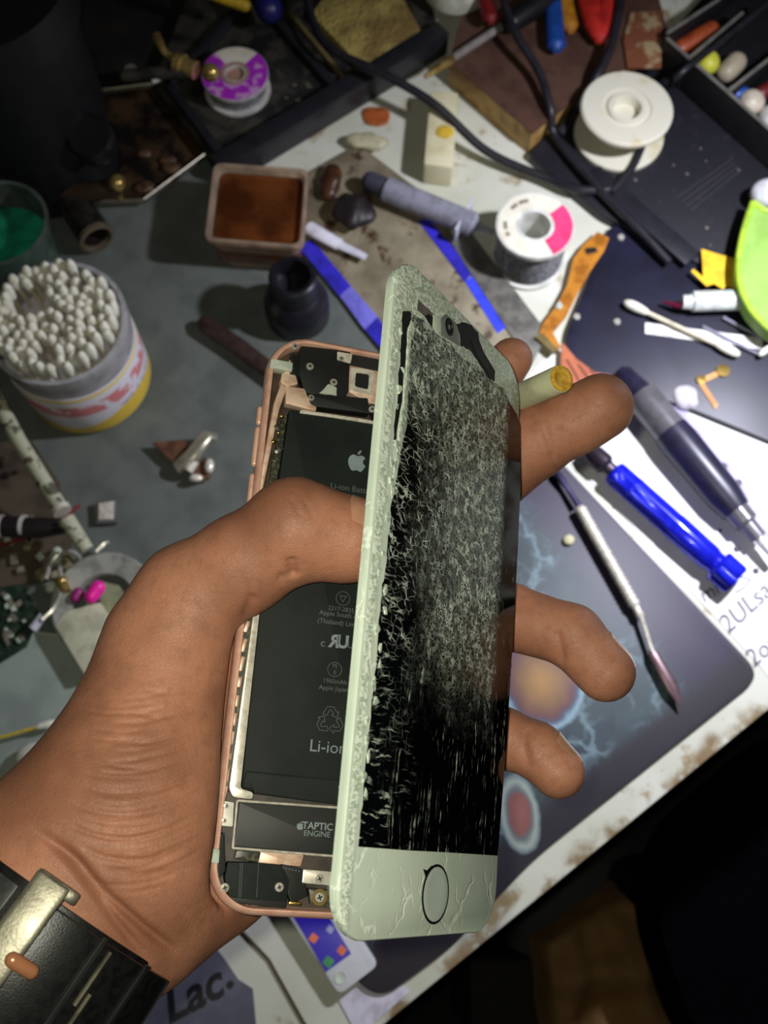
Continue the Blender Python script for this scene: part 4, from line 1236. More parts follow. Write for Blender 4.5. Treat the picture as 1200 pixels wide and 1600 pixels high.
# ---- cotton bud jar and buds
JR, JH = .0365, .066
jp = at(140, 592, .0016)
jar = thing('cotton_bud_jar', 'clear round jar packed with cotton buds and a yellow-white label', 'jar', jp)
m_jar = mat('cloudy_jar', (222, 220, 222), .25, trans=.55, ior=1.3)
obj('jar_wall', lathe(newbm(), [(0, 0), (JR - .003, 0), (JR, .002), (JR + .0005, JH - .012), (JR + .0015, JH - .010), (JR + .0015, JH), (JR - .001, JH), (JR - .0015, .004), (0, .004)], 64), m_jar, jar, True)
def jl():
    N = NT('jar_label'); x, y, z = N.xyz()
    th = N.math('ARCTAN2', y, x)
    wave = N.math('ADD', z, N.math('MULTIPLY', N.math('SINE', N.math('MULTIPLY', th, 3.0)), .004))
    c = N.mix(N.mask(wave, .0155, .0145), (216, 212, 220), (226, 190, 66))
    c = N.mix(N.math('MULTIPLY', N.mask(z, .0425, .0430), N.mask(z, .0455, .0450)), c, (224, 196, 70))
    stripe = N.math('MULTIPLY', N.mask(N.math('ABSOLUTE', N.math('SUBTRACT', z, .031)), .0062, .0052), N.mask(N.noise(130, 2), .42, .5))
    c = N.mix(N.math('MULTIPLY', stripe, .85), c, (204, 96, 92))
    return_stripe = N.math('MULTIPLY', N.mask(N.math('ABSOLUTE', N.math('SUBTRACT', z, .019)), .0026, .0018), N.mask(N.voro(240), .5, .4))
    c = N.mix(N.math('MULTIPLY', N.math('MULTIPLY', return_stripe, N.mask(th, -1.1, -.95)), .5), c, (120, 122, 160))
    N.set(**{'Base Color': c, 'Roughness': .35}); return N.m
obj('paper_label', lathe(newbm(), [(JR + .0006, .003), (JR + .0009, .004), (JR + .0011, .045), (JR + .0007, .046)], 64), jl(), jar, True, label='white and yellow paper label with faded red lettering')
m_cot = mat('cotton', (236, 234, 220), .9, col2=(214, 210, 186), nscale=300, bump=.3, bscale=2500)
m_stick = mat('bud_stick', (226, 214, 186), .6)
m_stickw = mat('white_bud_stick', (232, 230, 224), .5)
m_yst = mat('yellow_stick', (208, 184, 60), .5)
stick_me = mesh_of('stick', tube(newbm(), [(0, 0, 0), (0, 0, .060)], .00125, 8))
tipb = newbm(); tube(tipb, [(0, 0, z) for z in (.056, .0575, .060, .0635, .067, .0695, .0706)], [.0013, .0019, .0024, .0027, .0026, .0019, .0004], 10)
tip_me = mesh_of('cotton_tip', tipb, 60)
lowb = newbm(); tube(lowb, [(0, 0, z) for z in (.0146, .0130, .010, .0065, .003, .0005, -.0006)], [.0013, .0021, .0027, .0030, .0028, .0019, .0004], 10)
low_me = mesh_of('cotton_tip', lowb, 60)
for me_, mm in ((stick_me, m_stick), (tip_me, m_cot), (low_me, m_cot)): me_.materials.append(mm)
bud = thing('cotton_bud', 'white cotton bud standing packed in the round jar', 'cotton bud', group='cotton buds in the jar')
bud_parts = []
for nm, me_ in (('stick', stick_me), ('cotton_tip', tip_me)):
    o = bpy.data.objects.new(nm, me_); COL.objects.link(o); o.parent = bud; bud_parts.append(o)
def place_bud(base, direction, first):
    if first: r = bud
    else:
        r = bud.copy(); COL.objects.link(r)
        for c in bud_parts:
            k = c.copy(); COL.objects.link(k); k.parent = r
    r.matrix_basis = Matrix.Translation(base) @ direction.to_track_quat('Z', 'Y').to_matrix().to_4x4()
    return r
rb = random.Random(4); spots = []
tries = 0
while len(spots) < 96 and tries < 9000:
    tries += 1
    a = rb.uniform(0, 2 * PI); r = (JR - .0045) * math.sqrt(rb.random()); x, y = r * math.cos(a), r * math.sin(a)
    # bare patches down to the bottom of the jar
    if math.hypot(x + .014, y - .010) < .0115 or math.hypot(x + .001, y + .023) < .007: continue
    if any(math.hypot(x - u, y - v) < .0047 for u, v in spots): continue
    spots.append((x, y))
n_b = 0
for x, y in spots:
    d = Vector((rb.gauss(0, .055), rb.gauss(0, .055), 1))
    z = rb.uniform(.0045, .0085) - (.006 if rb.random() < .12 else 0)
    top = jp + Vector((x, y, 0)) + Vector((0, 0, z))
    base = top - Vector((d.x, d.y, 0)) * .055
    bx, by = base.x - jp.x, base.y - jp.y; q = math.hypot(bx, by); lim = JR - .006
    if q > lim: base.x = jp.x + bx * lim / q; base.y = jp.y + by * lim / q
    base.z = jp.z + max(.0045, z)
    place_bud(base, (top + Vector((0, 0, .066)) - base).normalized(), n_b == 0); n_b += 1
for (bx, by), (tx, ty) in (((-.012, .004), (-.030, .012)), ((-.008, .012), (-.020, .026)), ((-.006, .006), (-.031, .004)), ((-.004, .014), (-.010, .029)), ((-.010, -.004), (-.024, -.004))):
    base = jp + Vector((bx, by, .005)); place_bud(base, (jp + Vector((tx, ty, .072)) - base).normalized(), False)

# ---- flux tub
ft = thing('flux_tub', 'square frosted tub of hardened brown rosin', 'tub', at(405, 370, .0016))
zt = .036
top = [tuple(at(x, y, zt)[:2]) for x, y in ((337, 256), (481, 266), (472, 386), (322, 374))]
cx_ = sum(p[0] for p in top) / 4; cy_ = sum(p[1] for p in top) / 4
def sc(L, s): return [(cx_ + (x - cx_) * s, cy_ + (y - cy_) * s) for x, y in L]
bm = newbm(); rings = []
for L, z in ((sc(top, .80), .0018), (sc(top, .97), zt - .003), (sc(top, 1.03), zt - .003), (sc(top, 1.03), zt), (sc(top, .95), zt), (sc(top, .92), zt - .006), (sc(top, .78), .003)):
    rings.append([bm.verts.new((*p, z)) for p in roundpoly(L, .006)])
for A, B in zip(rings[:-1], rings[1:]):
    for i in range(len(A)): bm.faces.new((A[i], A[(i + 1) % len(A)], B[(i + 1) % len(A)], B[i]))
bm.faces.new(rings[0]); bm.faces.new(rings[-1])
obj('tub_shell', bm, mat('frosted_tub', (232, 206, 180), .3, trans=.7, ior=1.2), ft)
def rosin():
    N = NT('brown_rosin'); c = N.mix(N.mask(N.noise(35, 4), .35, .65), (66, 32, 12), (104, 56, 24))
    N.set(**{'Base Color': c, 'Roughness': .22}); N.bump(N.noise(160, 2), .25, .002); return N.m
obj('rosin', poly(newbm(), roundpoly(sc(top, .905), .005), .0095, zt - .004), rosin(), ft, bev=.001)
obj('rosin_base', poly(newbm(), roundpoly(sc(top, .76), .005), .0032, .0092), mat('pale_rosin', (196, 180, 100), .4), ft, bev=.001)

# ---- small dark bottle and stick on the grey mat
bp_ = at(466, 492, .0016)
m_bott = mat('black_bottle', (26, 25, 32), .35, col2=(20, 20, 24))
bo = thing('ink_bottle', 'small squat black bottle with an open neck behind the phone', 'bottle', bp_)
obj('bottle_body', lathe(newbm(), [(0, 0), (.0185, 0), (.0195, .002), (.0195, .016), (.0175, .022), (.0135, .026), (.0128, .036), (.014, .037), (.014, .042), (.0128, .043), (.0105, .043), (.0100, .030), (0, .028)], 48), m_bott, bo, True)
sk = newbm(); tube(sk, [at(312, 500, .008), at(322, 507, .008), at(380, 547, .008), at(450, 600, .008)], [.003, .0058, .0055, .005], 14, .6)
recenter(obj('wooden_handle', sk, mat('dark_brown_wood', (58, 42, 36), .45, col2=(42, 30, 26), nscale=200), label='dark brown flat handle lying beside the black bottle', cat='handle'))

# ---- syringe, white stick, lumps, cream block
sy = thing('syringe', 'clear plastic syringe with grey plunger on the soiled board', 'syringe', at(680, 320, .005))
a, b = at(604, 296, .014), at(752, 356, .014); d = (b - a).normalized()
QZ = d.to_track_quat('Z', 'Y').to_matrix().to_4x4(); L_ = (b - a).length
obj('barrel', lathe(newbm(), [(.0060, 0), (.0078, 0), (.0078, L_ - .006), (.003, L_ - .002), (.002, L_ + .008), (.001, L_ + .008), (.001, L_ - .002), (.0068, L_ - .008), (.0068, 0)], 32, Matrix.Translation(a) @ QZ), mat('syringe_plastic', (200, 200, 214), .2, trans=.6, ior=1.25), sy)
bm = newbm(); box(bm, (0, 0, .001), (.026, .012, .0016)); bmesh.ops.transform(bm, matrix=Matrix.Translation(at(722, 342, .014)) @ QZ, verts=bm.verts)
obj('finger_flange', bm, mat('syringe_plastic2', (196, 196, 208), .3), sy, bev=.0005)
bm = newbm(); rod(bm, at(580, 284, .014), at(622, 303, .014), .0064, 18); obj('plunger', bm, mat('plunger_grey', (70, 70, 84), .5), sy)
bm = newbm(); rod(bm, at(625, 305, .014), at(700, 335, .014), .0058, 18); obj('contents', bm, mat('syringe_paste', (168, 168, 184), .5), sy)
ws = newbm(); tube(ws, [at(480, 354, .010), at(484, 356, .010), at(530, 382, .010), at(532, 383, .010), at(572, 402, .010)], [.004, .0048, .0042, .003, .0024], 12, .5)
recenter(obj('white_spatula', ws, mat('white_plastic', (224, 222, 232), .35), label='small white plastic stick beside the rosin tub', cat='stick'))
def lump(name, px, py, z, r, sc_, m, label, cat, seed):
    bm = newbm(); ball(bm, at(px, py, z), r, sc_, 3)
    for v in bm.verts:
        q = mnoise.noise(v.co * 130 + Vector((seed, 0, 0))); c = at(px, py, z); v.co = c + (v.co - c) * (1 + .45 * q)
    return recenter(obj(name, bm, m, label=label, cat=cat))
lump('resin_lump', 553, 328, .011, .0115, (1, 1.1, .6), mat('charred_black', (34, 28, 28), .5, col2=(24, 20, 20)), 'charred black resin lump on the soiled board', 'lump', 1)
lump('resin_lump', 518, 284, .009, .0095, (.8, 1.2, .5), mat('brown_resin', (78, 48, 28), .35, col2=(50, 32, 22)), 'brown resin lump beside the black stand', 'lump', 5)
lump('resin_lump', 575, 222, .006, .008, (1.8, .8, .45), mat('pale_wax', (190, 184, 150), .5), 'pale wax blob below the stand edge', 'lump', 7)
lump('rust_stain', 588, 180, .0015, .009, (1.2, .9, .12), mat('orange_wax', (176, 92, 44), .5), 'orange wax spot on the white bench by the stand', 'stain', 3)
cb = thing('power_adapter', 'cream rectangular plastic block with a yellow smear on the bench', 'adapter', at(688, 210, 0))
flat('block', [(672, 140), (717, 144), (708, 262), (662, 256)], .0005, .020, mat('cream_plastic', (222, 214, 178), .45, col2=(206, 196, 150), nscale=60), cb, bev=.002)
p = at(695, 206, .0203); bm = newbm(); ball(bm, p, .006, (1, .9, .08), 2); obj('yellow_smear', bm, mat('smear_yellow', (222, 184, 66), .4), cb)

# ---- wood block, screwdriver, tool handles, packet
wb = thing('wood_block', 'brown topped wooden block the screwdriver rests on', 'wood', at(810, 130, 0))
wpx = [(702, 96), (832, 208), (885, 166), (1046, 60), (1000, -120), (760, -120)]
flat('block', wpx, .0, .020, mat('raw_wood', (176, 142, 84), .6, col2=(140, 104, 56), nscale=90), wb, bev=.0008)
flat('painted_top', wpx, .020, .0212, mat('brown_paint', (88, 62, 50), .5, col2=(70, 48, 40), nscale=50), wb)
sd = thing('screwdriver', 'slim screwdriver with brass coloured tip on the brown block', 'screwdriver', at(740, 70, .0212))
zs = .027
bm = newbm(); tube(bm, [at(782, 42, zs), at(706, 92, zs)], .0027, 14); obj('shaft', bm, mat('shaft_steel', (160, 152, 144), .3, .3), sd)
bm = newbm(); tube(bm, [at(708, 91, zs), at(700, 96, zs), at(664, 120, zs)], [.0027, .0034, .0014], 14); obj('brass_tip', bm, m_brass, sd)
bm = newbm(); rod(bm, at(800, 34, zs + .004), at(880, -20, zs + .004), .0088, 20, ra=.007); obj('handle', bm, mat('handle_black', (24, 24, 26), .4), sd)
def handle(name, pts, r, m, label, cat, z=.029):
    bm = newbm(); P = catmull([at(x, y, z) for x, y in pts], 6)
    n = len(P); rs = [r * (.35 + .65 * min(1, (i + .2) / 3.2)) for i in range(n)]
    tube(bm, P, rs, 18, .8); return recenter(obj(name, bm, m, label=label, cat=cat))
handle('tool_handle', [(871, 80), (868, 60), (866, 20), (862, -60)], .0064, mat('blue_grip', (30, 74, 150), .4, col2=(24, 60, 128)), 'blue tool handle pointing down from the top edge', 'tool handle')
handle('tool_handle', [(893, 50), (888, 30), (880, -10), (874, -60)], .0056, mat('orange_grip', (190, 128, 36), .4, col2=(160, 104, 30)), 'orange-yellow tool handle beside the blue handle', 'tool handle')
pl_ = thing('pliers', 'red handled pliers at the top edge of the brown block', 'pliers', at(940, 20, .0212))
m_red = mat('red_grip', (188, 44, 36), .4, col2=(160, 34, 30))
for pts in ([(938, 66), (934, 50), (922, 10), (906, -60)], [(934, 66), (940, 50), (950, 10), (966, -60)]):
    bm = newbm(); P = catmull([at(x, y, .030) for x, y in pts], 6); tube(bm, P, [.002 + .0055 * min(1, i / 8) for i in range(len(P))], 16, .8); obj('handle', bm, m_red, pl_)
handle('tool_handle', [(768, 36), (764, 20), (756, -10), (748, -60)], .0052, mat('dark_red_grip', (130, 32, 34), .4), 'dark red tool handle beside the white roll', 'tool handle', .034)
pk = recenter(flat('packet', [(974, 62), (985, 18), (1034, 16), (1034, 104), (980, 104)], .0214, .024, mat('brown_packet', (122, 74, 52), .3, col2=(160, 140, 104), nscale=70, lo=.5, hi=.6, coat=.5), bev=.0008, label='clear brown packet on the wooden block above the white spool', cat='packet'))
bm = lathe(newbm(), [(.007, 0), (.021, 0), (.0215, .002), (.0215, .010), (.021, .012), (.007, .012), (.007, 0)], 44, Matrix.Translation(at(711, -14, .022)))
recenter(obj('tape_roll', bm, mat('white_tape', (214, 214, 196), .5), label='white tape roll cut off by the top edge', cat='tape'))
bm = newbm(); rod(bm, at(320, -14, .05), at(382, 8, .045), .004, 12)
recenter(obj('yellow_stick', bm, mat('yellow_plastic', (190, 156, 30), .4), label='yellow plastic tip at the top edge above the purple spool', cat='stick'))
bm = newbm(); rod(bm, at(400, -40, .04), at(420, 14, .035), .009, 14)
recenter(obj('blue_grip', bm, mat('navy_blue', (26, 28, 92), .4), label='dark blue grip at the top edge above the soldering stand', cat='handle'))

# ---- cables
m_cable = mat('black_cable', (38, 36, 42), .42, col2=(30, 28, 32))
def cable(pts, r, label, name='cable'):
    P = catmull([at(x, y, z) for x, y, z in pts], 8)
    return recenter(obj(name, tube(newbm(), P, r, 12), m_cable, label=label, cat='cable'))
cable([(470, -60, .03), (488, 30, .030), (520, 78, .032), (600, 116, .032), (680, 164, .026), (760, 236, .012), (850, 277, .008), (905, 296, .011), (960, 296, .013)], .0029, 'thick black cable running diagonally from the top across the white bench')
cable([(772, -60, .045), (800, 40, .04), (842, 112, .032), (860, 170, .026), (868, 214, .014), (930, 290, .0135), (990, 350, .0135), (1046, 410, .0105)], .0027, 'black cable dropping over the brown block past the white spool')
cable([(978, -60, .04), (958, 60, .034), (932, 120, .03), (900, 168, .016), (874, 210, .0125)], .0031, 'black cable coming from the red pliers down to the spool')
cable([(1006, 222, .0145), (990, 258, .0135), (970, 284, .0135), (955, 300, .0135)], .0024, 'short black cable end crossing the lower flange of the white spool')

cable([(1048, 134, .016), (1064, 114, .0385), (1130, 62, .038), (1200, 6, .04)], .0022, 'dark cable crossing over the organiser tray corner')

# ---- organiser tray with small parts
m_org = mat('organiser_black', (30, 30, 32), .45)
og = thing('organiser_tray', 'black divided organiser tray in the upper right corner', 'tray', at(1150, 60, 0))
m_orim = mat('organiser_rim', (118, 116, 108), .4)
flat('tray_base', [(1036, 66), (1300, 300), (1420, 60), (1200, -160), (1120, -30)], .0085, .012, m_org, og)
for a, b, nm in (((1122, 0), (1042, 52), 'rim_wall'), ((1042, 60), (1300, 288), 'rim_wall'), ((1138, 142), (1230, 70), 'divider'), ((1075, 92), (1160, 20), 'divider'), ((1122, 0), (1180, -60), 'rim_wall')):
    wallseg(a, b, .009, .034, .0022, m_org, og, nm); 
    A, B = at(*a, .0345), at(*b, .0345); bm = newbm(); tube(bm, [A, B], .0012, 8); obj('rim_edge', bm, m_orim, og)
def bead(px, py, z, r, s, col, label, cat, name):
    bm = newbm(); ball(bm, at(px, py, z), r, s, 3); return recenter(obj(name, bm, mat('col_' + label[:18].replace(' ', '_'), col, .4), label=label, cat=cat))
bead(1106, 98, .022, .0075, (1, 1.1, 1), (206, 206, 70), 'yellow round cap in the organiser tray', 'cap', 'cap')
bm = newbm(); rod(bm, at(1136, 112, .019), at(1150, 98, .021), .0068, 18); recenter(obj('capsule', bm, mat('beige_plastic', (176, 164, 140), .4), label='beige capsule beside the yellow cap in the tray', cat='capsule'))
bead(1152, 146, .020, .0065, (1.3, .9, .8), (36, 84, 176), 'blue bead in the second tray compartment', 'bead', 'bead')
bead(1174, 160, .022, .0085, (1, 1, .9), (208, 196, 176), 'cream knob beside the blue bead in the tray', 'knob', 'knob')
bead(1206, 184, .022, .0085, (1, 1, .9), (214, 208, 200), 'pale knob at the right edge of the tray', 'knob', 'knob')
bm = newbm(); rod(bm, at(1064, 76, .018), at(1110, 48, .022), .0062, 14); recenter(obj('orange_plug', bm, mat('orange_plug', (160, 74, 36), .4, col2=(130, 50, 30)), label='orange plug in the dark tray compartment', cat='plug'))
bm = newbm(); rod(bm, at(1190, 146, .020), at(1230, 124, .022), .005, 14); recenter(obj('red_plug', bm, mat('dark_red_plug', (110, 34, 34), .4), label='dark red stick in the tray behind the cream knob', cat='stick'))
# ---- right side: papers, lid, buds, pens
recenter(flat('paper_scrap', [(1096, 389), (1150, 405), (1162, 430), (1158, 452), (1134, 447), (1130, 452), (1116, 443), (1104, 447), (1080, 424), (1083, 420), (1099, 433)], .0112, .0118, mat('yellow_card', (246, 196, 44), .55), label='torn bright yellow card scrap beside the lime green lid', cat='paper'))
ld = thing('lime_lid', 'lime green oval lid cut off by the right edge', 'lid', at(1195, 420, .012))
outl = [(1176, 316), (1163, 355), (1154, 400), (1154, 436), (1163, 466), (1182, 495), (1215, 520), (1260, 500), (1290, 440), (1280, 370), (1240, 330), (1200, 330)]
P = catmull([at(x, y, .024) for x, y in outl + outl[:1]], 6)
bm = newbm(); tube(bm, P, .0019, 10); obj('lid_rim', bm, mat('lime_rim', (176, 212, 66), .4), ld)
obj('lid_face', poly(newbm(), [(p.x, p.y) for p in P[:-1]], .0130, .0238), mat('lime_plastic', (150, 190, 92), .45, col2=(138, 176, 82), nscale=60), ld)
bm = newbm(); ball(bm, at(1200, 302, .022), .010, (1.1, .9, .9)); recenter(obj('plastic_dome', bm, mat('white_cap', (226, 226, 230), .4), label='white rounded plastic dome above the lime lid', cat='dome'))
tb = thing('marker_tube', 'white tube with thin dark red tip below the yellow card', 'tube', at(1110, 472, .008))
bm = newbm(); tube(bm, [at(1066, 472, .014), at(1080, 472, .014), at(1082, 471, .014), at(1180, 468, .014)], [.0042, .0046, .0062, .0064], 18); obj('body', bm, mat('tube_white', (216, 222, 216), .3), tb)
bm = newbm(); tube(bm, [at(1036, 472, .010), at(1060, 478, .012), at(1070, 476, .014)], [.0009, .0018, .0022], 10); obj('red_tip', bm, mat('maroon_tip', (96, 20, 44), .4), tb)
def loose(a, b, za, zb, label, m, two=True):
    A, B = at(*a, za), at(*b, zb); d = (B - A)
    s = d.length / (.0706 + (0.0006 if two else 0))
    r = thing('cotton_bud', label, 'cotton bud', M=Matrix.Translation(A) @ d.to_track_quat('Z', 'Y').to_matrix().to_4x4() @ Matrix.Scale(s, 4))
    ms = stick_me.copy(); ms.materials[0] = m
    o = bpy.data.objects.new('stick', ms); COL.objects.link(o); o.parent = r
    for me_ in ([tip_me, low_me] if two else [tip_me]):
        o = bpy.data.objects.new('cotton_tip', me_); COL.objects.link(o); o.parent = r
    return r
loose((976, 472), (1158, 556), .0095, .0095, 'loose double-ended cotton bud lying across the navy plate', m_stick)
loose((1280, 480), (1186, 556), .0095, .010, 'cotton bud at the right edge with only one tip in view', m_stickw, False)
recenter(flat('paper_stick', [(1008, 504), (1192, 528), (1192, 546), (1008, 521)], .0052, .0062, mat('white_card_stick', (238, 236, 232), .5), label='flat white paper strip under the loose cotton bud', cat='stick'))
for q in (((1098, 510), (1190, 556)), ((1130, 496), (1205, 536))):
    bm = newbm(); tube(bm, [at(*q[0], .0075), at(*q[1], .0075)], .0009, 8)
    recenter(obj('clear_needle', bm, mat('clear_needle', (180, 180, 200), .2, trans=.4), label='thin clear needle ' + ('under the cotton bud end' if q[0][0] < 1110 else 'above the cotton bud end'), cat='needle'))
m_amber = mat('amber_film', (196, 128, 44), .35, col2=(150, 92, 30), nscale=100, coat=.4)
am = flat('flex_cable', [(934, 362), (952, 372), (944, 392), (922, 424), (904, 456), (884, 496), (864, 520), (876, 542), (868, 550), (842, 524), (846, 508), (868, 480), (886, 446), (896, 404), (910, 384)], .0056, .0064, m_amber, label='amber flex cable strip along the navy plate edge', cat='flex cable')
flat('dark_chip', [(914, 388), (930, 386), (934, 392), (918, 396)], .0064, .0074, m_blk, am)
flat('pale_chip', [(868, 478), (874, 470), (880, 478), (874, 484)], .0064, .0072, m_tape, am)
flat('connector', [(836, 526), (848, 520), (872, 546), (866, 552)], .0056, .0076, mat('olive_plug', (120, 104, 60), .4), am)
of = flat('ribbed_flex', [(878, 534), (900, 560), (930, 582), (972, 588), (976, 592), (962, 606), (900, 604), (876, 580)], .0056, .0063, mat('orange_flex', (190, 110, 76), .4, col2=(172, 96, 66)), label='translucent orange ribbed flex strip at the plate corner', cat='flex cable')
for k in range(4):
    a, b = at(886 + k * 18, 562 + k * 8, .0065), at(908 + k * 20, 600 + k * 2, .0065); bm = newbm(); tube(bm, [a, b], .0005, 6); obj('rib', bm, mat('rib_brown', (110, 66, 50), .5), of)
gf = thing('small_flex', 'small bent golden flex piece on the navy plate', 'flex cable', at(1110, 600, .005))
m_goldf = mat('golden_film', (216, 160, 96), .4, col2=(190, 130, 74))
flat('flex_strip', [(1124, 578), (1134, 582), (1100, 598), (1122, 632), (1118, 640), (1092, 600), (1092, 592)], .0052, .0058, m_goldf, gf)
for q, r in (((1129, 580), .004), ((1095, 594), .0028)):
    obj('contact_pad', lathe(newbm(), [(0, 0), (r, 0), (r, .0014), (0, .0016)], 20, Matrix.Translation(at(*q, .0054))), m_gold, gf)

def axis_lathe(name, a, b, prof, m, parent, seg=28):
    """profile given along the line a-b: (fraction, radius m)"""
    d = b - a; L = d.length
    pr = [(r, t * L) for t, r in prof]
    return obj(name, lathe(newbm(), pr, seg, Matrix.Translation(a) @ d.to_track_quat('Z', 'Y').to_matrix().to_4x4()), m, parent)
# dark driver lying on the paper
dd_ = thing('pen_driver', 'dark navy driver with grey metal collars at the right', 'screwdriver', at(1080, 720, 0))
a, b = at(968, 578, .012), at(1212, 872, .0115)
m_dnavy = mat('dark_navy_grip', (40, 38, 60), .35, col2=(34, 32, 50)); m_gcol = mat('grey_collar', (112, 110, 114), .28, .3)
axis_lathe('nose', a, b, [(0, .003), (.02, .0058), (.14, .0082), (.14, .004)], m_dnavy, dd_)
axis_lathe('metal_collar', a, b, [(.14, .005), (.14, .0094), (.16, .0098), (.34, .0102), (.34, .005)], m_gcol, dd_)
axis_lathe('grip', a, b, [(.34, .005), (.34, .0106), (.40, .0112), (.68, .0104), (.76, .0085), (.76, .004)], m_dnavy, dd_)
axis_lathe('end_collar', a, b, [(.755, .004), (.755, .0074), (.82, .0072), (.83, .005), (.90, .0048), (.90, .002)], m_gcol, dd_)
axis_lathe('tip', a, b, [(.90, .0028), (.92, .0032), (1.0, .0022), (1.0, .001)], m_steel, dd_)
# blue precision screwdriver
bd = thing('precision_screwdriver', 'bright blue metal precision screwdriver on the white paper', 'screwdriver', at(1050, 820, 0))
a, b = at(905, 690, .0095), at(1150, 908, .0095)
m_an = mat('anodised_blue', (34, 44, 232), .2, .35, col2=(26, 30, 200), coat=.5); m_greyc = mat('dark_chuck', (96, 84, 96), .3, .8)
axis_lathe('shaft', a, b, [(-.06, .0013), (.06, .0016), (.06, .0008)], m_steel, bd)
axis_lathe('chuck', a, b, [(.05, .002), (.06, .0044), (.10, .0060), (.17, .0062), (.19, .0040), (.24, .0038), (.24, .001)], m_greyc, bd)
d = b - a; L = d.length; bm = newbm(); rings = []; nseg = 48
for t, r, fl in ((.22, .0056, 0), (.23, .0072, 0), (.26, .0076, .0), (.27, .0077, .0009), (.34, .0077, .0009), (.35, .0077, 0), (.36, .0077, 0), (.37, .0078, .0009), (.60, .0078, .0009), (.62, .0078, 0), (.84, .0074, 0), (.86, .0066, 0), (.88, .0066, 0), (.885, .0086, 0), (.90, .0098, 0), (.905, .0098, .0014), (.985, .0098, .0014), (1.0, .0088, 0)):
    rings.append([bm.verts.new(((r - fl * (.5 - .5 * math.cos(8 * 2 * PI * i / nseg))) * math.cos(2 * PI * i / nseg), (r - fl * (.5 - .5 * math.cos(8 * 2 * PI * i / nseg))) * math.sin(2 * PI * i / nseg), t * L)) for i in range(nseg)])
for A, B in zip(rings[:-1], rings[1:]):
    for i in range(nseg): bm.faces.new((A[i], A[(i + 1) % nseg], B[(i + 1) % nseg], B[i]))
bm.faces.new(rings[0]); bm.faces.new(rings[-1])
bmesh.ops.transform(bm, matrix=Matrix.Translation(a) @ d.to_track_quat('Z', 'Y').to_matrix().to_4x4(), verts=bm.verts)
obj('handle', bm, m_an, bd)
# metal spudger
sp = thing('spudger', 'thin metal spudger with knurled silver grip across the mouse pad', 'spudger', at(970, 920, .003))
a, b = at(905, 792, .0085), at(994, 950, .0085)
prof = [(0, .001), (0, .0022)]
for i in range(22):
    t = (i + .5) / 23; prof += [(t, .0030), (t + .012, .0034), (t + .024, .0034), (t + .034, .0030)]
prof += [(1, .0024), (1, .001)]
axis_lathe('knurled_grip', a, b, prof, m_steel, sp)
bm = newbm(); tube(bm, [at(864, 730, .008), at(872, 742, .008), at(886, 762, .008), at(904, 790, .0085)], [.0009, .0026, .0016, .0020], 12, .5); obj('hooked_blade', bm, mat('blued_steel', (96, 92, 128), .25, .9), sp)
bm = newbm(); tube(bm, [at(994, 950, .0085), at(1000, 962, .0085), at(1002, 966, .0085), at(1019, 1018, .008)], [.0022, .0024, .0014, .0013], 12); obj('neck', bm, m_steel, sp)
bm = newbm(); tube(bm, [at(1017, 1014, .008), at(1022, 1024, .008), at(1050, 1074, .008), at(1066, 1106, .0075)], [.0016, .0030, .0038, .0004], 14, .4); obj('flat_blade', bm, mat('brownish_blade', (112, 88, 92), .35, .5), sp)
# perforated strip and crumbs
st = flat('perforated_strip', [(990, 575), (1006, 570), (1070, 640), (1150, 735), (1215, 830), (1215, 870), (1130, 770), (1050, 660)], .0006, .0012, mat('lavender_strip', (188, 178, 220), .4), label='pale lavender strip with dark dots beside the navy driver', cat='strip')
for q, r in (((1077, 674), .0013), ((1108, 708), .0018), ((1130, 729), .0024), ((1139, 745), .0018), ((1154, 754), .0020)):
    obj('dark_dot', lathe(newbm(), [(0, 0), (r, 0), (r, .0004), (0, .0005)], 14, Matrix.Translation(at(*q, .0012))), m_ink, st)
for i, (q, r) in enumerate((((1125, 829), .0013), ((1151, 858), .0018), ((1181, 892), .0018))):
    bm = newbm(); ball(bm, at(*q, .0008), r, (1, 1, .6), 2); recenter(obj('solder_ball', bm, m_ink, label=('tiny dark speck on the paper above the driver cap', 'dark speck on the paper right of the driver handle', 'dark speck on the paper above the handwriting')[i], cat='speck'))
lump('cotton_tuft', 1070, 622, .004, .007, (1, 1, .6), mat('tuft', (206, 200, 206), .9), 'small white tuft beside the navy driver collar', 'tuft', 2)
lump('glue_crumb', 889, 845, .0045, .0032, (1, 1, .6), mat('cream_crumb', (206, 200, 160), .7), 'cream crumb on the mouse pad left of the spudger', 'crumb', 4)
# cream tube held behind the phone
tu = thing('foam_tube', 'cream tube with yellow end poking out between the fingers behind the phone', 'tube')
a, b = CP(764, 642, 296), CP(876, 592, 266)
d = b - a; tu.matrix_basis = Matrix.Translation(a)
obj('tube_wall', tube(newbm(), [a, b - d.normalized() * .0003, b], [.0037, .0037, .0036], 28), mat('cream_tube', (206, 208, 170), .5), tu)
obj('yellow_end', lathe(newbm(), [(.0034, 0), (.0035, .0006), (.0026, .0009), (.0018, .0004), (0, .0003)], 28, Matrix.Translation(b) @ d.to_track_quat('Z', 'Y').to_matrix().to_4x4()), mat('yellow_foam', (220, 176, 60), .6, col2=(190, 140, 40), nscale=500), tu)

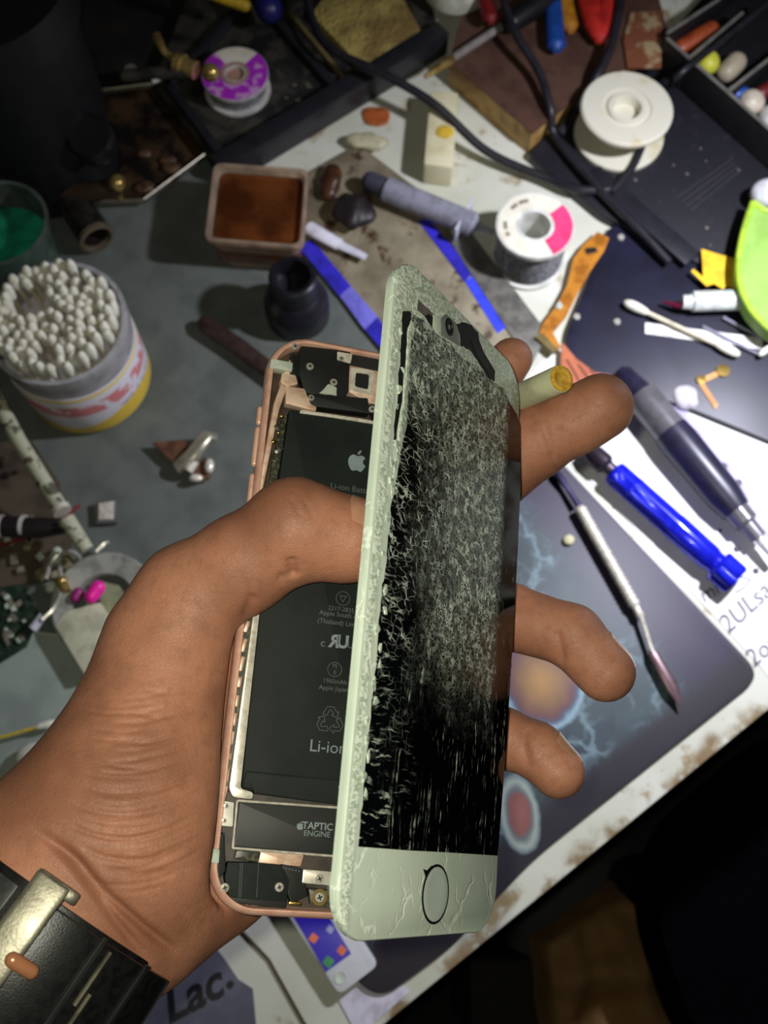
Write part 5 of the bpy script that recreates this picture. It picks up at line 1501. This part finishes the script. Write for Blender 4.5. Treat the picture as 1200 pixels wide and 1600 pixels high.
# ================================================================== left clutter
br = thing('metal_bracket', 'bent grey and bronze bracket lying below the cotton bud jar', 'bracket', at(290, 715, .0016))
m_brz = mat('bronze_sheet', (120, 84, 64), .35, .4, col2=(92, 62, 48)); m_ti = mat('tarnished_metal', (160, 155, 134), .28, .4)
flat('bronze_plate', [(237, 691), (288, 686), (296, 700), (276, 726), (262, 716)], .006, .0085, m_brz, br, bev=.0005)
bm = newbm(); tube(bm, [at(277, 732, .008), at(300, 712, .013), at(324, 680, .012), at(338, 684, .009)], [.0042, .0048, .0044, .0034], 10, .6); obj('grey_arm', bm, m_ti, br)
flat('bronze_tab', [(296, 738), (318, 714), (334, 722), (326, 746), (308, 752)], .0045, .008, m_brz, br, bev=.0005)
bm = newbm(); tube(bm, [at(294, 736, .010), at(304, 720, .011)], .003, 10); ball(bm, at(327, 728, .010), .004, (.7, 1.2, .6), 2); ball(bm, at(306, 747, .008), .0035, (1.2, .7, .6), 2); obj('bright_edge', bm, m_steel, br)
ch = thing('shield_can', 'small square silver shield lying alone on the grey mat', 'chip', at(162, 800, .0016))
flat('can', [(148, 784), (182, 780), (182, 816), (150, 818)], .0017, .006, m_gcol, ch, bev=.0008)
flat('can_lid', [(154, 786), (178, 783), (177, 811), (154, 812)], .006, .0068, m_steel, ch, bev=.0003)
# speckled rod
def speckle():
    N = NT('speckled_rod'); c = N.mix(N.mask(N.noise(160, 4), .52, .6), (176, 176, 150), (84, 80, 62)); N.set(**{'Base Color': c, 'Roughness': .5}); return N.m
rd = thing('helping_arm', 'pale speckled rod leaning down past the cotton bud jar', 'rod', at(70, 760, .02))
ms_ = speckle()
bm = newbm(); tube(bm, [at(-40, 560, .045), at(30, 690, .036), at(95, 795, .028)], .0043, 14); obj('rod', bm, ms_, rd)
bm = newbm(); tube(bm, [at(94, 793, .028), at(98, 800, .028)], .0052, 14); obj('collar', bm, m_steel, rd)
bm = newbm(); tube(bm, [at(104, 812, .027), at(120, 836, .026), at(136, 860, .024)], [.0048, .0044, .0040], 12); obj('lower_rod', bm, ms_, rd)
dc = thing('dark_clip', 'dark banded clip lying left across the speckled rod', 'clip', at(50, 826, .012))
bm = newbm(); tube(bm, [at(-40, 820, .022), at(60, 825, .022), at(110, 822, .022)], [.0062, .0058, .004], 14); obj('clip_body', bm, mat('clip_black', (40, 34, 34), .3), dc)
for px in (3, 37):
    bm = newbm(); tube(bm, [at(px - 3, 822, .022), at(px + 3, 822.5, .022)], .0064, 14); obj('light_band', bm, mat('clip_band', (206, 198, 192), .3), dc)
bm = newbm(); tube(bm, catmull([at(0, 852, .012), at(40, 840, .014), at(90, 815, .02), at(124, 790, .012)], 5), .0011, 8)
recenter(obj('red_wire', bm, mat('red_wire', (120, 34, 30), .45), label='thin red wire under the dark clip', cat='wire'))
# boards
pcbm = mat('brown_board', (86, 76, 62), .5, col2=(66, 56, 48), nscale=60)
pcb = flat('circuit_board', [(-160, 690), (50, 690), (92, 752), (112, 850), (90, 905), (-160, 940)], .0017, .0035, pcbm, label='brown circuit board under the dark clip at the left edge', cat='circuit board')
rgp = random.Random(31)
for k in range(22):
    p = at(rgp.uniform(0, 90), rgp.uniform(705, 900), .0035); bm = newbm(); s = rgp.uniform(.002, .0055)
    box(bm, p + Vector((0, 0, .0012)), (s, s * rgp.uniform(.6, 1.6), .0024), Matrix.Rotation(rgp.uniform(0, 1), 3, 'Z')); obj('component', bm, rgp.choice([m_blk, m_ti, m_tape, pcbm, mat('ic_cream', (158, 150, 120), .5)]), pcb, bev=.0002)
gpc = flat('circuit_board', [(-140, 900), (30, 905), (62, 960), (40, 1010), (0, 1035), (-140, 1060)], .0008, .0028, mat('green_board', (30, 46, 34), .4, col2=(50, 66, 52), nscale=300, lo=.5, hi=.6), label='dark green circuit board at the left edge', cat='circuit board')
for k in range(20):
    p = at(rgp.uniform(0, 45), rgp.uniform(925, 1010), .0028); bm = newbm(); s = rgp.uniform(.0015, .004)
    box(bm, p + Vector((0, 0, .001)), (s, s * rgp.uniform(.6, 1.4), .002), Matrix.Rotation(rgp.uniform(0, 1), 3, 'Z')); obj('component', bm, rgp.choice([m_blk, m_tape, m_ti]), gpc, bev=.0002)
# ring, bead, brass bit
rp = at(166, 946, .0035)
rn = thing('magnifier_ring', 'silver ring half hidden behind the thumb base', 'ring', rp)
obj('ring_frame', lathe(newbm(), [(.0165, 0), (.0285, 0), (.0295, .002), (.0288, .006), (.0275, .007), (.0170, .0050), (.0165, .004), (.0165, 0)], 56), mat('dull_aluminium', (176, 176, 166), .3, .25, col2=(140, 140, 132)), rn, True)
bm = newbm(); rod(bm, at(143, 932, .012), at(153, 918, .012), .0040, 16); recenter(obj('pink_bead', bm, mat('hot_pink', (255, 40, 170), .35), label='hot pink bead inside the silver ring', cat='bead'))
bm = newbm(); rod(bm, at(118, 934, .010), at(122, 926, .010), .0030, 14); recenter(obj('magenta_bit', bm, mat('magenta_dull', (150, 40, 110), .4), label='dull magenta bit left of the pink bead', cat='bead'))
bm = newbm(); tube(bm, [at(94, 905, .012), at(104, 924, .012)], [.0034, .0026], 14); ball(bm, at(96, 908, .015), .0028); recenter(obj('brass_fitting', bm, m_brass, label='tiny brass fitting left of the silver ring', cat='fitting'))
m_wire = mat('tinned_wire', (196, 194, 184), .25, .4)
for i, pts in enumerate(([(92, 880), (96, 920), (84, 950), (66, 968)], [(80, 870), (110, 862), (126, 872)], [(72, 905), (80, 880), (95, 862)], [(150, 862), (162, 850), (170, 846)])):
    bm = newbm(); tube(bm, catmull([at(x, y, .012) for x, y in pts], 5), .0013, 8)
    recenter(obj('wire_scrap', bm, m_wire, label=('long bent tinned wire hanging left of the silver ring', 'short tinned wire scrap above the brass fitting', 'curved tinned wire scrap left of the brass fitting', 'thin wire scrap on top of the silver ring')[i], cat='wire'))
bm = newbm(); tube(bm, [at(66, 962, .010), at(52, 982, .008)], [.0022, .0028], 12); recenter(obj('white_sleeve', bm, mat('white_sleeve', (206, 206, 220), .4), label='small white sleeve at the end of the tinned wire', cat='sleeve'))
for i, q in enumerate(((74, 884), (104, 880), (88, 868), (98, 872), (62, 900), (78, 918))):
    lump('solder_crumb', *q, .006, rgp.uniform(.003, .0048), (1, 1.2, .7), (m_ti, mat('olive_crumb', (120, 112, 78), .5), m_tape)[i % 3],
         ('crumb between the dark clip and wires', 'crumb right of the tinned wires', 'uppermost crumb below the dark clip', 'crumb beside the rod end', 'crumb at the board corner', 'crumb above the white sleeve')[i], 'crumb', i + 10)
recenter(flat('white_wedge', [(86, 978), (100, 956), (156, 941), (186, 985), (200, 1040), (133, 1056)], .0078, .0108, mat('cream_wedge', (206, 204, 176), .5), bev=.0006, label='cream plastic wedge left of the hand', cat='wedge'))
recenter(flat('green_slab', [(150, 906), (186, 915), (240, 1000), (200, 1010), (158, 944)], .0040, .0070, mat('olive_slab', (142, 148, 112), .6), label='dull green slab inside the silver ring beside the hand', cat='slab'))
loose((-70, 1172), (88, 1128), .0045, .006, 'yellow stick cotton bud lying left of the wrist', m_yst, False)
bm = newbm(); ball(bm, at(58, 1188, .006), .011, (1.1, .9, .5)); recenter(obj('white_pad', bm, mat('white_pad', (204, 200, 190), .5), label='white rounded pad touching the wrist outline', cat='pad'))
recenter(flat('purple_scrap', [(-40, 1245), (0, 1232), (18, 1228), (14, 1246), (-40, 1275)], .0008, .004, mat('violet_scrap', (70, 50, 150), .4), label='violet scrap at the left edge above the watch', cat='scrap'))

# ---- bottom
recenter(flat('tissue', [(160, 1480), (255, 1500), (325, 1470), (330, 1440), (290, 1500), (255, 1530), (180, 1530)], .0006, .006, mat('white_rag', (206, 202, 214), .7), bev=.001, label='white plastic piece below the heel of the hand', cat='plastic piece'))
gp = flat('felt_patch', [(120, 1560), (262, 1532), (335, 1478), (352, 1500), (372, 1530), (395, 1545), (400, 1600), (410, 1700), (60, 1700)], .0002, .0008, mat('grey_paint_patch', (92, 92, 106), .6, col2=(78, 78, 92), nscale=40), label='grey-blue patch with black handwriting at the bottom edge', cat='patch')
m_black_ink = mat('black_ink', (18, 18, 24), .5)
writing('Lac', 262, 1600, 346, 1556, .022, gp, m=m_black_ink, z=.001, shear=.3, off=.0006)
p = at(360, 1538, .001); obj('ink_dot', lathe(newbm(), [(0, 0), (.0018, 0), (.0018, .0003), (0, .0003)], 14, Matrix.Translation(p)), m_black_ink, gp)
cr = newbm(); tube(cr, [at(375, 1452, .0006), at(420, 1500, .0006), at(470, 1590, .0006), at(500, 1640, .0006)], .0008, 6); obj('panel_seam', cr, mat('seam_brown', (70, 58, 40), .7), bench)
wp = thing('white_phone', 'white phone with lit violet screen lying below the held phone', 'phone', at(500, 1470, .001))
flat('phone_body', [(405, 1360), (530, 1556), (592, 1508), (470, 1320)], .0008, .0075, mat('phone_white', (206, 206, 210), .35, col2=(198, 198, 200)), wp, rnd=.004, bev=.001)
scn = NT('phone_screen'); scn.set(**{'Base Color': (50, 36, 150), 'Roughness': .15, 'Emission Color': (52, 40, 190), 'Emission Strength': .12})
flat('phone_screen', [(420, 1365), (509, 1519), (549, 1490), (462, 1345)], .0075, .0078, scn.m, wp)
for q, c, nm, r in (((490, 1466), (226, 110, 60), 'orange_icon', 6), ((534, 1485), (232, 120, 70), 'orange_icon', 6), ((513, 1503), (50, 150, 80), 'green_icon', 7), ((516, 1452), (170, 170, 210), 'pale_icon', 5)):
    bm = newbm(); k = pxm(*q, .008) * r; pq = at(*q, .0079); box(bm, pq, (2 * k, 2 * k, .0002), Matrix.Rotation(-.65, 3, 'Z')); obj(nm, bm, mat('icon_' + nm, c, .4), wp)
obj('home_button', lathe(newbm(), [(0, 0), (.0028, 0), (.0028, .0004), (.0022, .0002), (0, .0002)], 20, Matrix.Translation(at(532, 1528, .0075))), m_tape, wp)
recenter(flat('paper_note', [(528, 1560), (600, 1512), (640, 1550), (560, 1620)], .0004, .0008, mat('lavender_paper', (206, 200, 214), .6), label='pale paper scrap below the white phone', cat='paper'))

# ---- below the bench edge
stl = thing('stool', 'dark rounded stool seat in the shadow beyond the bench edge', 'stool', (0.30, -.20, -.75))
bm = newbm(); pts = roundpoly([tuple(at(x, y, -.22)[:2]) for x, y in ((985, 1340), (1290, 1080), (1560, 1380), (1120, 1740))], .07, 12)
poly(bm, pts, -.30, -.22); obj('seat', bm, mat('seat_black', (6, 6, 9), .9, col2=(4, 4, 6), spec=.03), stl, bev=.02)
c = Vector((sum(p[0] for p in pts) / len(pts), sum(p[1] for p in pts) / len(pts), 0))
bm = newbm(); tube(bm, [(c.x, c.y, -.745), (c.x, c.y, -.30)], .03, 16); obj('post', bm, m_leg, stl)
bm = lathe(newbm(), [(0, 0), (.16, 0), (.16, .01), (.04, .03), (0, .03)], 32, Matrix.Translation((c.x, c.y, -.75))); obj('foot', bm, m_leg, stl)
bm = newbm(); n = 40; rows = []
q4 = [at(x, y, -.34) for x, y in ((838, 1470), (975, 1375), (1190, 1650), (862, 1690))]
for i in range(n + 1):
    row = []
    for j in range(n + 1):
        u, v = i / n, j / n
        p = (q4[0] * (1 - u) + q4[1] * u) * (1 - v) + (q4[3] * (1 - u) + q4[2] * u) * v
        h_ = .022 * mnoise.noise(Vector((u * 2.2, v * 2.0, 3))) + .010 * mnoise.noise(Vector((u * 6 + v * 3, v * 3, 7)))
        e = min(u, 1 - u, v, 1 - v)
        row.append(bm.verts.new(p + Vector((0, 0, h_ - .05 * max(0, .08 - e) / .08 + .02 * mnoise.noise(Vector((u * 4, v * 4, 1)))))))
    rows.append(row)
for A, B in zip(rows[:-1], rows[1:]):
    for j in range(n): bm.faces.new((A[j], A[j + 1], B[j + 1], B[j]))
bmesh.ops.solidify(bm, geom=bm.faces[:], thickness=.003)
recenter(obj('cloth', bm, mat('brown_cloth', (206, 164, 108), .9, col2=(186, 146, 92), nscale=40, bump=.3, bscale=900), smooth=60, label='brown cloth heaped below the bench edge in the dark', cat='cloth'))
bm = newbm(); box(bm, q4[3] * .55 + q4[0] * .45 + Vector((-.02, 0, -.255)), (.06, .07, .30)); recenter(obj('box', bm, mat('dark_box', (36, 32, 28), .8), bev=.004, label='dark box under the brown cloth beyond the bench', cat='box'))
# ================================================================== LIGHT AND CAMERA
S.view_settings.view_transform = 'Standard'; S.view_settings.look = 'None'
S.view_settings.gamma = 1.0; S.view_settings.use_curve_mapping = False
S.view_settings.exposure = 0.0
wd = bpy.data.worlds.new('World'); S.world = wd; wd.use_nodes = True
wd.node_tree.nodes['Background'].inputs[0].default_value = (.75, .8, 1, 1)
wd.node_tree.nodes['Background'].inputs[1].default_value = .012
def light(name, typ, locn, energy, col, **kw):
    ld = bpy.data.lights.new(name, typ); ld.energy = energy; ld.color = col
    for k, v in kw.items(): setattr(ld, k, v)
    o = bpy.data.objects.new(name, ld); COL.objects.link(o); o.location = locn; return o
light('camera_flash', 'POINT', CAM + Vector((-.007, .004, .002)), 1.95, (1.0, .98, .80), shadow_soft_size=.003)
tgt = at(1075, 800, 0)
lp = Vector((.262, .285, .33))
bl = light('bench_lamp', 'SPOT', lp, 10.5, (.86, .88, 1.0), shadow_soft_size=.012, spot_size=math.radians(140), spot_blend=1.0)
bl.rotation_euler = (tgt - lp).to_track_quat('-Z', 'Y').to_euler()
cd = bpy.data.cameras.new('Camera'); cam = bpy.data.objects.new('Camera', cd); COL.objects.link(cam)
cam.location = CAM; cam.rotation_euler = (TH, 0, 0)
cd.sensor_fit = 'VERTICAL'; cd.sensor_height = 24.0; cd.lens = 24.0 * F / 1600
cd.clip_start = .01; cd.clip_end = 20
cd.dof.use_dof = True; cd.dof.focus_distance = .232; cd.dof.aperture_fstop = 24 / 1.5
S.camera = cam
